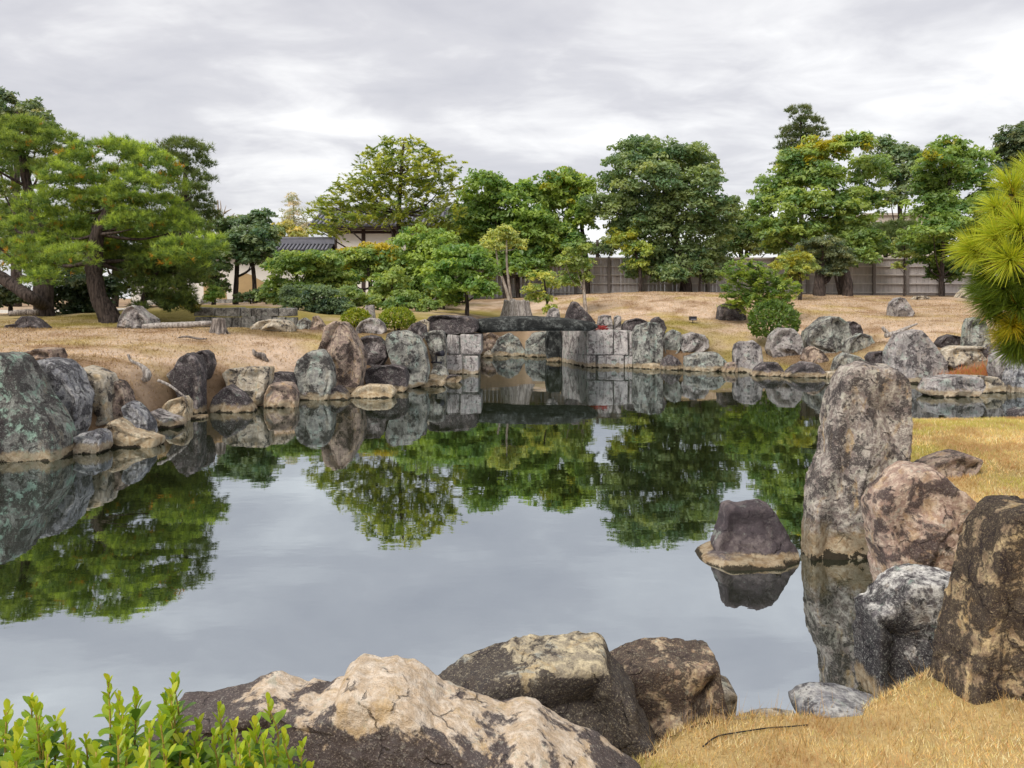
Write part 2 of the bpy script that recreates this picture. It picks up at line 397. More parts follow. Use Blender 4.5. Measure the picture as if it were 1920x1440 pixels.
K('boulder','broad dark slab above the ochre ledge, below the cracked boulder','dark',[682,694,700,686,735,684,760,688,768,706,766,728,745,738,690,728],d=20.5,t=.55,group=LB)
K('boulder','wide low ochre ledge at the water under the broad dark slab','ochre',[655,742,668,727,690,719,733,720,744,733,738,745,690,752,660,752],wl=747,t=.4,group=LB)
K('standing_stone','large pale upright stone left of the bridge with rounded shoulders','green',[725,640,729,625,742,620,765,621,786,630,798,650,805,690,801,712,772,722,748,700,732,668],d=21.5,t=.55,group=LB,res=1,palem=1)
K('boulder','flat pale ledge at the water below the large pale upright stone','ochre',[763,721,780,712,824,709,840,715,832,723,800,730,766,729],wl=726,t=.4,group=LB)
K('boulder','flat purple stone at the water just left of the bridge pier','dark',[832,711,843,703,862,703,868,710,860,718,836,722],wl=718,t=.35,group=LB)
K('boulder','small knobbly lump at the foot of the green streaked stone','green',[806,700,812,688,826,684,838,690,842,704,825,712,808,710],d=23.7,t=.3,group=MB)
K('standing_stone','green streaked upright stone forming the left flank of the bridge','green',[796,640,800,624,815,618,832,617,838,640,839,702,820,712,803,708,800,670],d=25.0,t=.45,group=MB)
K('boulder','half round stone between the two clipped yellow green bushes','grey',[668,616,676,602,692,596,710,597,722,606,726,620,715,630,675,630],d=24.8,t=.45,group=LB)
K('boulder','broad pale pink flat boulder on the lawn before the block wall','pale',[470,614,487,602,510,598,540,600,553,610,552,620,500,624,473,621],d=23.3,t=.6,group=LB,dkm=-1)
K('boulder','small reddish pointed stone right of the pale flat boulder','brown',[583,616,588,592,594,591,603,600,613,614,605,622,586,622],d=25.2,t=.3,group=LB)
K('boulder','small grey green stone between the block wall and the reddish pointed stone','green',[556,615,562,600,572,595,582,602,584,616,576,622,558,621],d=25.6,t=.3,group=LB)
K('boulder','small purple stone under the left end of the bridge cap stone','dark',[764,620,772,608,784,603,799,610,802,628,785,634,768,630],d=23.6,t=.35,group=LB)
K('boulder','squat half mossy block on the lawn behind the largest left stone','brown',[49,670,52,657,75,652,110,652,112,674,90,680,55,678],d=14.8,t=.4,group=LB,cuts=[((0,-.2,.98),.75)])
K('boulder','low dark double humped rock at the far left under the pines','dark',[6,620,18,609,36,606,48,592,58,593,72,603,90,618,70,626,15,626],d=22.0,t=.5,group=LB)
K('boulder','grey purple rock at the foot of the front pine trunk','grey',[228,618,233,592,245,576,258,571,270,585,288,598,296,616,280,624,235,624],d=22.8,t=.6,group=LB)
# round the bridge
K('boulder','weathered capstone on the left bridge pier beside the deck slab','dark',[800,600,806,592,835,590,880,593,898,600,900,614,893,622,835,626,805,632,799,618],d=26.3,t=.95,group=MB,res=1,dkm=1,noext=1)
K('boulder','pale block tucked under the left end of the capstone','pale',[780,618,784,602,796,598,806,604,806,624,796,632,783,630],d=25.8,t=.4,group=MB)
K('boulder','lichened round rock in the shadow behind the bridge opening','green',[908,672,924,650,934,632,955,624,972,634,984,655,986,672,960,682,920,682],wl=668,t=.6,group=MB)
K('boulder','broad pale green rock at the right of the bridge opening','green',[984,672,985,640,998,624,1030,620,1036,640,1036,676,1010,684],wl=670,t=.6,group=MB,palem=1)
K('boulder','brown rock at the left of the bridge opening','brown',[895,655,900,630,918,622,938,630,930,655,920,668,898,668],d=35.5,t=.6,group=MB)
K('boulder','dark boulder at the back of the inlet under the middle of the bridge','dark',[930,645,942,620,965,612,990,618,1000,645,985,660,940,660],d=36.6,t=.7,group=MB)
K('boulder','pale mossy boulder at the back of the inlet under the right of the bridge','green',[985,650,1000,618,1020,612,1042,622,1046,650,1020,662],d=36.4,t=.7,group=MB)
K('boulder','small white stone at the water just inside the bridge opening','pale',[903,672,910,660,918,656,924,664,926,674,912,678],wl=671,t=.3,group=MB)
K('standing_stone','slim black column stone standing in the water under the bridge','slab',[1022,640,1025,620,1052,618,1054,650,1052,682,1028,684,1023,660],wl=679,t=.35,group=MB)
K('standing_stone','tall green grey stone at the right end of the bridge pier','green',[1183,625,1192,610,1215,603,1236,605,1243,625,1243,668,1236,694,1186,698],wl=691,t=.5,group=MB,res=1)
K('boulder','dark rounded stone behind the green grey pier end stone','dark',[1162,614,1172,601,1195,596,1212,602,1212,620,1170,624],d=29.6,t=.5,group=MB)
K('boulder','dark mossy knob above the shoulder of the green grey pier end stone','dark',[1216,612,1222,598,1233,593,1244,601,1249,615,1240,628,1220,626],d=29.2,t=.4,group=MB)
K('boulder','left of two squared stones standing on the right pier','grey',[1119,614,1122,593,1132,590,1146,591,1149,616,1135,622],d=29.3,t=.4,group=MB,noext=1)
K('boulder','right and narrower of two squared stones standing on the right pier','grey',[1150,618,1151,594,1158,591,1164,593,1164,620],d=29.4,t=.3,group=MB,noext=1)
K('boulder','pointed purple rock behind the right end of the bridge deck','dark',[1056,602,1062,584,1072,564,1082,565,1094,580,1108,592,1118,604,1100,614,1065,612],d=30.5,t=.6,group=MB)
K('boulder','small grey stone between the stump and the pointed purple rock','grey',[1023,596,1028,580,1038,575,1047,580,1051,596,1040,604,1028,603],d=31,t=.35,group=MB)
# right far bank
K('boulder','grey rock on the slope behind the green grey pier end stone','green',[1242,640,1249,624,1262,617,1276,622,1278,640,1270,656,1246,660],d=28.9,t=.45,group=RB)
K('boulder','two toned dark and white rock right of the grey slope rock','grey',[1272,648,1280,628,1300,622,1320,626,1328,636,1328,652,1300,664,1280,660],d=29.0,t=.5,group=RB)
K('boulder','small ochre stone at the foot of the green grey pier end stone','ochre',[1202,694,1206,682,1226,680,1239,684,1240,695,1220,700],wl=692,t=.3,group=RB)
K('boulder','dark mossy hump at the water right of the pier end stone','dark',[1237,694,1240,674,1255,664,1270,672,1284,690,1280,700,1245,702],wl=694,t=.45,group=RB)
K('boulder','long low speckled rock at the water left of the standing slab','green',[1283,694,1285,668,1308,660,1345,662,1360,676,1366,696,1340,704,1290,704],wl=697,t=.6,group=RB,palem=1)
K('boulder','small brown stone wedged left of the standing slab','brown',[1354,696,1360,680,1374,678,1382,690,1380,702,1360,704],wl=699,t=.35,group=RB)
K('standing_stone','squared grey slab standing upright at the far right shore','grey',[1375,696,1374,660,1377,643,1388,638,1412,639,1423,648,1427,680,1428,700,1400,706,1380,704],wl=699,t=.45,group=RB,res=1)
K('boulder','low rock with pale foot right of the standing slab','dark',[1404,708,1418,690,1432,680,1455,678,1470,700,1466,712,1430,716],wl=706,t=.5,group=RB)
K('boulder','dark wedge rock with pale foot at the mossy shore','dark',[1464,708,1488,686,1505,678,1530,680,1547,700,1547,712,1500,718],wl=709,t=.55,group=RB)
K('boulder','small pale cube stone at the water next to the near standing stone','pale',[1546,706,1550,696,1568,695,1575,706,1570,714,1550,714],wl=709,t=.3,group=RB)
K('boulder','smooth rounded grey boulder at the foot of the round green shrub','grey',[1437,655,1444,628,1460,614,1485,615,1499,632,1505,655,1490,668,1446,668],d=28.3,t=.6,group=RB,res=1)
K('boulder','biggest pale boulder on the far right bank','green',[1504,640,1512,620,1528,606,1545,594,1565,593,1584,605,1590,628,1580,652,1540,664,1508,656],d=28.7,t=.9,group=RB,res=1,palem=1)
K('boulder','dark shoulder rock behind the biggest pale boulder','dark',[1580,612,1594,602,1608,608,1615,622,1606,642,1585,640],d=29.6,t=.5,group=RB)
K('boulder','pale boulder leaning on the right of the biggest pale boulder','green',[1580,658,1590,636,1612,624,1630,629,1642,650,1630,668,1590,670],d=27.6,t=.55,group=RB)
K('boulder','low brown lump in front of the biggest pale boulder','brown',[1503,672,1509,654,1522,648,1540,659,1550,674,1530,682,1508,681],d=27.0,t=.4,group=RB)
K('boulder','dark and pale green flat rock behind the near standing stone','green',[1558,700,1566,672,1582,660,1606,667,1626,678,1620,700,1590,710],d=25.4,t=.5,group=RB)
K('boulder','small purple block left of the grey upright stone with yellow lichen','dark',[1626,670,1633,660,1660,657,1666,668,1662,682,1632,684],d=24.9,t=.4,group=RB)
K('standing_stone','broad grey upright stone with yellow lichened edge on the far right','grey',[1663,690,1663,660,1673,636,1682,624,1720,616,1735,632,1750,650,1766,673,1770,700,1745,722,1700,724,1668,712],d=22.9,t=.6,group=RB,res=1)
K('boulder','slanting flat slab rising from the water on the far right','grey',[1730,734,1742,712,1780,703,1830,705,1842,718,1826,742,1800,752,1770,748],wl=746,t=.55,group=RB,res=1)
K('boulder','pale ledge behind the slanting flat slab','pale',[1800,716,1830,703,1862,705,1880,722,1880,738,1850,744,1810,740],wl=738,t=.5,group=RB)
K('boulder','grey white knobbly rock right of the red grass patch','grey',[1858,690,1860,668,1880,658,1904,668,1916,690,1908,722,1880,730,1862,712],d=20.9,t=.5,group=RB)
K('boulder','rock at the right frame edge standing in the channel','white',[1885,735,1890,700,1905,668,1930,662,1955,690,1960,735,1930,745],wl=738,t=.5,group=RB)
K('boulder','pinkish white clustered rock behind the red grass patch','pale',[1760,678,1768,656,1785,648,1820,648,1850,650,1852,668,1830,684,1785,686],d=22.9,t=.5,group=RB)
K('boulder','dark rock above the grey white knobbly rock','dark',[1848,662,1856,646,1878,639,1900,645,1906,660,1885,672,1856,672],d=22.6,t=.45,group=RB)
K('boulder','small dark rock on the lawn left of the narrow standing stone','dark',[1755,644,1765,632,1780,627,1800,631,1805,646,1790,654,1762,653],d=25.2,t=.4,group=RB)
K('standing_stone','narrow lichened standing stone below the overhanging pine bough','green',[1806,655,1809,615,1814,597,1828,594,1842,602,1850,630,1853,655,1830,664],d=24.4,t=.4,group=RB,res=1)
K('boulder','grey rock alone on the upper right lawn before the fence','grey',[1667,592,1669,568,1680,557,1692,559,1702,572,1711,588,1700,598,1675,598],d=33.5,t=.5,group=RB)
K('boulder','low pale stone at the foot of the fence','pale',[1710,562,1716,556,1730,554,1742,558,1744,565,1725,568],d=42,t=.5,group=RB)
K('boulder','pale pointed stone at the fence beside the pine bough','pale',[1792,560,1800,550,1812,540,1822,541,1832,560,1815,568],d=42,t=.6,group=RB)
K('cut_stone','dark drum shaped stone on the right mound beside the layered shrub','dark',[1344,600,1347,575,1356,569,1386,569,1394,575,1397,600,1380,607,1355,607],d=35.2,t=.6,group=RB,cuts=[((0,-.12,.99),.8)])
K('boulder','dark rock beyond the near lawn at the right frame edge','dark',[1900,790,1902,772,1918,765,1950,770,1955,795,1925,800],d=12.2,t=.4,group=NR)
# foreground
K('standing_stone','tall rounded standing stone in the water at the right, ochre at its foot','near_standing',[1570,706,1580,688,1607,680,1673,682,1693,697,1697,727,1696,803,1690,853,1668,893,1650,940,1645,1010,1648,1068,1613,1085,1565,1085,1506,1045,1506,993,1512,943,1522,890,1543,850,1550,793,1557,747],wl=1060,t=.42,group=NR,res=2,p=.42,ncut=9,back=.6)
K('boulder','orange brown angular boulder right of the tall standing stone','near_brown',[1620,940,1636,910,1667,880,1693,864,1737,872,1780,910,1802,928,1832,957,1824,1010,1806,1080,1800,1150,1665,1150,1650,1093,1637,1027],d=5.9,t=.5,group=NR,res=2,cuts=[((-.15,-.6,.78),.6),((.7,-.6,.3),.6),((-.8,-.55,.1),.62)],ncut=7,back=.4,p=.45)
K('boulder','rust red stone lying in the dry grass behind the orange boulder','brown',[1722,872,1745,860,1775,850,1803,848,1831,857,1822,876,1795,905,1775,925,1740,905],d=7.4,t=.3,group=NR,res=1)
K('standing_stone','black and golden upright stone cut by the right frame edge','near_gold',[1757,1360,1768,1300,1790,1200,1800,1120,1808,1060,1827,980,1847,943,1873,932,1920,935,1975,940,2010,980,2020,1340,1990,1400,1780,1400],d=3.95,t=.4,group=NR,res=2,cuts=[((-.75,-.6,.1),.62)],ncut=6,back=.5,p=.36)
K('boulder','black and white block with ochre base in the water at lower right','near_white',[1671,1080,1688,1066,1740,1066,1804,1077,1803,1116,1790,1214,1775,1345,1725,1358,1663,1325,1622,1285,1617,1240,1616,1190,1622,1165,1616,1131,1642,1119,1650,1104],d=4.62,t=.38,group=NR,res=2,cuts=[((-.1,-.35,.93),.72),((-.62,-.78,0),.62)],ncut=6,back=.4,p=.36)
K('boulder','flat grey rock lying at the grass edge beside the water','white',[1496,1326,1512,1310,1545,1302,1585,1306,1625,1318,1675,1336,1732,1366,1700,1392,1640,1388,1560,1372,1505,1352],d=4.0,t=.32,group=NR,res=1,dkm=-1)
K('boulder','small pale rock in the grass left of the flat grey rock','pale',[1365,1405,1385,1375,1425,1354,1470,1348,1508,1355,1505,1385,1450,1405],d=3.85,t=.28,group=NR,res=1)
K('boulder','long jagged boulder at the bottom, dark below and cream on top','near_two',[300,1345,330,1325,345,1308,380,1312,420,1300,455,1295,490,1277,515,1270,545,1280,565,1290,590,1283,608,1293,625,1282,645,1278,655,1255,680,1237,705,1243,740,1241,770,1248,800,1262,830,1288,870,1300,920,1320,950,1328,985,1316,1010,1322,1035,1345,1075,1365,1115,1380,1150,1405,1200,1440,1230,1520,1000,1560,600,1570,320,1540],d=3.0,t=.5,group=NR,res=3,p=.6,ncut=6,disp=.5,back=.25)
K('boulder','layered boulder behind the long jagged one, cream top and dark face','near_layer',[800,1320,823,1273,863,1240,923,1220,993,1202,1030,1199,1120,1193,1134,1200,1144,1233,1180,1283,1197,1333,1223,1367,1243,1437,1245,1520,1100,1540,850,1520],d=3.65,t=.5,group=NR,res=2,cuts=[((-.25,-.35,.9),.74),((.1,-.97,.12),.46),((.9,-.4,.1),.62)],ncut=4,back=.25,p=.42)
K('boulder','brown block with speckled top at bottom centre beside the grass','near_block',[1139,1228,1180,1212,1223,1205,1273,1208,1307,1215,1330,1212,1336,1243,1341,1277,1354,1343,1368,1400,1340,1450,1250,1480,1190,1450,1160,1310],d=3.95,t=.42,group=NR,res=2,cuts=[((-.35,-.55,.75),.42),((.6,-.8,0),.42)],ncut=2,back=.3,p=.4)
K('boulder','small pale knob behind the brown block with speckled top','pale',[1325,1300,1335,1284,1355,1279,1374,1290,1371,1310,1354,1340,1335,1345],d=4.3,t=.18,group=NR,res=1)
K('boulder','dark hump shaped rock alone in the pond on a flat pale foot','smooth',[1338,1040,1334,1016,1343,992,1352,978,1355,945,1370,941,1382,946,1423,940,1443,947,1458,972,1480,1015,1491,1040,1480,1075,1400,1085,1350,1078],wl=1058,t=.38,group=NR,res=2,p=.7,ncut=7,disp=.8,back=.7,foot=[1296,1052,1317,1036,1345,1028,1400,1032,1460,1026,1494,1036,1492,1056,1440,1064,1370,1082,1330,1074])

# ------------------------------------------------------------------ ground
POND = np.array([(-16,11.2),(-7.7,11.5),(-6.9,12.0),(-6.9,12.9),(-6.4,13.5),(-7.0,15.2),(-6.8,16.7),(-6.1,17.7),(-5.3,18.6),
 (-4.5,19.8),(-3.4,20.9),(-2.6,22.9),(-2.2,25.8),(-1.2,26.3),(-1.3,35.4),(3.2,34.8),(3.1,30.2),(4.6,28.5),(6.5,28.0),(8.2,26.8),
 (10.3,24.7),(11.8,23.3),(12.3,21.8),(11.7,19.8),(14,20.8),(22,22),(26,13),(12,11.7),(7,10.9),(5,10.2),(4.0,8.6),(3.5,7.3),
 (3.3,6.3),(3.0,5.2),(2.75,4.75),(1.7,4.3),(0.9,4.2),(0.5,3.9),(0.1,3.4),(-0.5,3.0),(-2,2.75),(-5,2.7),(-20,3.2)])
def pond_sd(x, y):
    """signed distance to the pond edge, positive on land"""
    p = np.stack([x, y], -1); d = np.full(x.shape, 1e9); ins = np.zeros(x.shape, bool)
    n = len(POND)
    for i in range(n):
        a, b = POND[i], POND[(i+1) % n]
        e = b - a; w_ = p - a
        t = np.clip((w_ @ e) / (e @ e), 0, 1)
        d = np.minimum(d, np.linalg.norm(w_ - t[..., None] * e, axis=-1))
        c = ((a[1] > y) != (b[1] > y)) & (x < (b[0]-a[0]) * (y - a[1]) / (b[1] - a[1] + 1e-12) + a[0])
        ins ^= c
    return np.where(ins, -d, d)

CPW = [(0,0,.78),(-3,0,.78),(3,0,.78),(0,-10,.9),(-12,-5,.9),(12,-5,.9),(-2,2.4,.45),(0,2.6,.45),(-1.1,1.9,.6),(0.6,3.4,.35),(1.0,3.5,.36),(1.3,3.1,.42),
 (2.4,3.1,.48),(3.2,3.6,.52),(1.7,3.9,.25),(2.5,4.0,.42),(3.5,5,.58),(5,3,.8),(7,6,.8),(-5,2,.5),(-12,2,.6),(4.1,7.2,.70),(4.2,6.5,.64),(5.2,9.5,.93),(6.7,10,.84),(9,10.4,.8),(5.5,7.5,.85),(12,8,.9),(20,8,1.2)]
CPP = [(0,615,21),(200,614,21.5),(400,617,22.5),(560,624,23.2),(630,634,24),(100,652,17),(250,690,15.5),(400,682,18),(520,690,19.5),(590,645,21.5),
 (60,685,14),(150,705,13.5),(270,742,14.5),(320,775,14.3),(-200,640,20),(450,720,17.2),(700,640,23.5),(100,601,25),(300,606,25),(-200,600,27),(100,590,29),(-300,585,32),
 (450,574,31),(400,620,26.6),(500,620,26.6),(450,618,25),(560,620,26.2),(330,612,25.5),(400,573,28.4),(500,573,28.4),(600,586,31),(700,592,31),(800,586,33),(870,588,36.5),(860,571,42),(950,562,46),(700,566,45),(550,566,45),(200,576,45),(950,600,37),(1010,610,37),
 (1150,602,33),(1250,612,31.5),(1300,603,34),(1220,548,43),(1100,554,43),(1040,566,42),(1400,553,43),(1340,642,30),(1450,666,28.5),(1500,672,27.3),(1300,560,40),
 (1640,640,27),(1700,606,31),(1600,592,33),(1600,557,42),(1800,554,42),(1800,602,30),(1800,645,25),(1900,650,24.5),(2100,640,26),(2200,560,42),(1500,580,36),(1450,620,31.5),
 (1000,557,52),(1200,549,52),(1500,552,52),(1800,554,52),(2200,550,54),(860,562,52),(400,566,52),(0,572,52)]
cps = [tuple(c) for c in CPW] + [tuple(U(*c)) for c in CPP]
for r_ in ROCKS:
    if r_['wl'] is None and not r_.get('noext') and r_['group'] in (LB, RB) :
        q = r_['poly']; b = q[:, 1].max() - 5
        cps.append(tuple(U(q[:, 0].mean(), b, r_['d'])))
cps += [(-60,60,3),(60,60,3.4),(0,75,3),(-80,20,2),(80,20,2.5),(-40,30,2.2),(45,30,2.6),(0,200,3),(-300,300,3),(300,300,3),(0,900,3),(-900,900,3),(900,900,3),(-900,-60,2),(900,-60,2),(0,-60,1.5),(-60,-10,1),(60,-10,1.5)]
cps = np.array(cps)
_d = np.linalg.norm(cps[:, None, :2] - cps[None, :, :2], axis=-1)
_n = len(cps)
_A = np.zeros((_n+1, _n+1)); _A[:_n, :_n] = -_d + np.eye(_n) * 0.12; _A[:_n, _n] = 1; _A[_n, :_n] = 1
_w = np.linalg.solve(_A, np.concatenate([cps[:, 2], [0]]))
def land(x, y):
    sh = x.shape; x = x.ravel(); y = y.ravel(); o = np.empty(len(x))
    for i in range(0, len(x), 20000):
        s = slice(i, i+20000)
        o[s] = -np.hypot(x[s, None] - cps[:, 0], y[s, None] - cps[:, 1]) @ _w[:_n] + _w[_n]
    return o.reshape(sh)
def ground_z(x, y):
    x = np.asarray(x, float); y = np.asarray(y, float)
    h = land(x, y)
    P3 = np.stack([x, y, np.zeros_like(x)], -1)
    h = h + 0.035 * fbm(P3 * 0.9, 3) * np.clip((y - 5) / 10, 0.3, 1.6) + 0.02 * fbm(P3 * 3.1 + 5, 2)
    s = pond_sd(x, y)
    wdt = np.where(y < 12, 0.55, 0.8)
    k = np.clip((s + 0.12) / wdt, 0, 1); k = k * k * (3 - 2*k)
    h = np.maximum(h, 0.12)
    return np.where(s < -0.12, -0.7, -0.7 + (h + 0.7) * k)

STRAW, GOLD, MOSS, DIRT, RED = np.array([.45,.335,.235]), np.array([.55,.40,.18]), np.array([.24,.20,.045]), np.array([.25,.165,.10]), np.array([.36,.16,.09])
PALE = np.array([.55,.43,.335])
def ground_col(x, y):
    """what grows where: golden turf by the camera, bleached turf on the far lawns, moss by the pines and the far shore"""
    P3 = np.stack([x, y, np.zeros_like(x)], -1)
    n1 = fbm(P3 * 0.35 + 3, 4); n2 = fbm(P3 * 1.3 + 11, 4); n3 = fbm(P3 * 5 + 2, 3)
    c = np.where((y < 12)[..., None], GOLD, STRAW)
    def mixin(c, k, col): k = np.clip(k, 0, 1)[..., None]; return c * (1-k) + col * k
    far = y >= 12
    c = mixin(c, np.where(far, n1 * 1.6 + 0.35, n2 * .5), PALE * np.array([1, .98, .95]))
    c = mixin(c, np.where(far, (n2 - 0.06) * 2.4, (n2 - .15) * 1.4), DIRT * 1.25)
    c = mixin(c, np.where(far, (fbm(P3*.55 + 40, 4) - .12)*1.5, 0), np.array([.40,.31,.10]))
    def blob(cx, cy, rx, ry): return np.clip(1.35 - np.hypot((x-cx)/rx, (y-cy)/ry) + n2 * .5, 0, 1)
    ms = np.zeros_like(x)
    for b in [(-12,28,8,4.0),(-5,31,6,2.5),(-3,24,4,1.6),(-7.5,22.8,2.0,.7),(-14,24,3,1.6),(-1,38,3,1.5),(6.5,30.5,2.4,1.6),(8.2,28.2,2.0,1.4),(10.2,26.4,2.6,1.3),(11,29.5,1.2,1.2),(7,33,2.5,1),(4,32,3,1),(-6.5,14.4,.6,.5),(-4,19.6,.6,.4),(4.7,8.2,.7,1.1),(2.9,4.2,1,.5)]:
        ms = np.maximum(ms, blob(*b))
    c = mixin(c, ms * .85, MOSS)
    c = mixin(c, blob(13.2, 21.8, 1.0, .6) * 1.2, RED)
    for r_ in ROCKS:                                   # soil and litter gather round the stones
        if r_['d'] > 12:
            xc = (r_['poly'][:, 0].mean()-960)/F*r_['d']; wr = np.ptp(r_['poly'][:, 0])/2/F*r_['d']
            c = mixin(c, .8*np.clip(1.5 - np.hypot((x-xc)/(wr+.3), (y-r_['d']+.2)/(r_['t']+.45)) + n2*.6, 0, 1), DIRT*.8)
    s = pond_sd(x, y)
    c = mixin(c, np.where((y > 11) & (s < 1.4) & (x < -2), .65 - s * .35 + n2 * .5, 0), DIRT)
    c = mixin(c, np.where(y > 44, .7, 0), DIRT)
    c = mixin(c, np.where((x < -16) & (y > 31) & (y < 35), 1, 0), np.array([.6,.56,.5]))
    return c * (1 + 0.22 * n3)[..., None]

def _axis(parts_):
    return np.unique(np.concatenate([np.arange(a, b, s) for a, b, s in parts_]))
gx = _axis([(-17, 17, .19), (17, 45, .7), (-45, -17, .7), (45, 120, 6), (-120, -45, 6), (120, 1500, 90), (-1500, -120, 90)])
gy = _axis([(-3, 13, .16), (13, 46, .25), (46, 70, .8), (70, 160, 8), (160, 1600, 90), (-60, -3, 5)])
X, Y = np.meshgrid(gx, gy)
Z = ground_z(X, Y)
nx, ny = len(gx), len(gy)
i, j = np.meshgrid(np.arange(ny-1), np.arange(nx-1), indexing='ij')
Fg = np.stack([i*nx + j, i*nx + j+1, (i+1)*nx + j+1, (i+1)*nx + j], -1).reshape(-1, 4)
N = NT('dry_turf_ground')
P_ = N.pos(); c = N.n('ShaderNodeVertexColor', layer_name='Col').outputs[0]
g1 = N.noise(P_, 9.0, 9, 0.7, 0.3); g2 = N.noise(P_, 55.0, 5, 0.7); g3 = N.noise(N.map(P_, (1, 1.6, 1)), 2.6, 8, 0.65)
k = N.math('ADD', 0.30, N.math('ADD', N.math('MULTIPLY', g1, 0.75), N.math('ADD', N.math('MULTIPLY', g2, 0.40), N.math('MULTIPLY', g3, 0.25))))
c = N.mix(1.0, c, N.n('ShaderNodeCombineColor', {0: k, 1: k, 2: k}).outputs[0], 'MULTIPLY')
c = N.mix(N.math('MULTIPLY', N.step(g1, .60, .68), .45), c, (0.17, 0.115, 0.075))
M['ground'] = N.done(c, 0.95, N.bump(N.math('ADD', g1, N.math('MULTIPLY', g2, .4)), 0.8, 0.05), 0.1)
gc = ground_col(X, Y).reshape(-1, 3)
tag(link('ground', mesh('ground', np.stack([X, Y, Z], -1).reshape(-1, 3), Fg, M['ground'], gc)), 'dry straw coloured turf and moss ground of the garden', 'ground', kind='structure')

N = NT('pond_water')
P_ = N.pos()
h1 = N.noise(N.map(P_, (.55, 1.0, 1)), 1.6, 3, 0.5); h2 = N.noise(N.map(P_, (.6, 1.2, 1)), 9.0, 3, 0.55)
M['water'] = N.done((0.012, 0.016, 0.005), 0.010, N.bump(N.math('ADD', h1, N.math('MULTIPLY', h2, .10)), 0.035, 0.05), 0.5, IOR=8.0, **{'Specular Tint': (0.87, 0.935, 1.0, 1)})
Vw = np.array([[-45, 3, 0], [60, 3, 0], [60, 40, 0], [-45, 40, 0]], float)
tag(link('pond_water', mesh('pond_water', Vw, np.array([[0, 1, 2, 3]]), M['water'])), 'still green grey pond mirroring trees and sky', 'pond', kind='structure')

# ------------------------------------------------------------------ rocks
def outline_r(poly, nu):
    """radius of a closed outline round its centroid, by angle"""
    a = np.vstack([poly, poly[:1]])
    cr = a[:-1, 0]*a[1:, 1] - a[1:, 0]*a[:-1, 1]
    A = cr.sum() / 2
    c = np.array([((a[:-1, 0]+a[1:, 0])*cr).sum(), ((a[:-1, 1]+a[1:, 1])*cr).sum()]) / (6*A)
    th = np.linspace(0, 2*np.pi, nu, endpoint=False)
    r = np.zeros(nu)
    for k in range(len(poly)):
        p, q = a[k] - c, a[k+1] - c
        e = q - p
        dx, dy = np.cos(th), np.sin(th)
        den = dx*e[1] - dy*e[0]
        with np.errstate(divide='ignore', invalid='ignore'):
            t = (p[0]*e[1] - p[1]*e[0]) / den
            s = (p[0]*dy - p[1]*dx) / den
        ok = (np.abs(den) > 1e-9) & (t > 0) & (s >= -1e-6) & (s <= 1+1e-6)
        r = np.where(ok, np.maximum(r, t), r)
    r = np.where(r == 0, np.median(r), r)
    return c, th, r

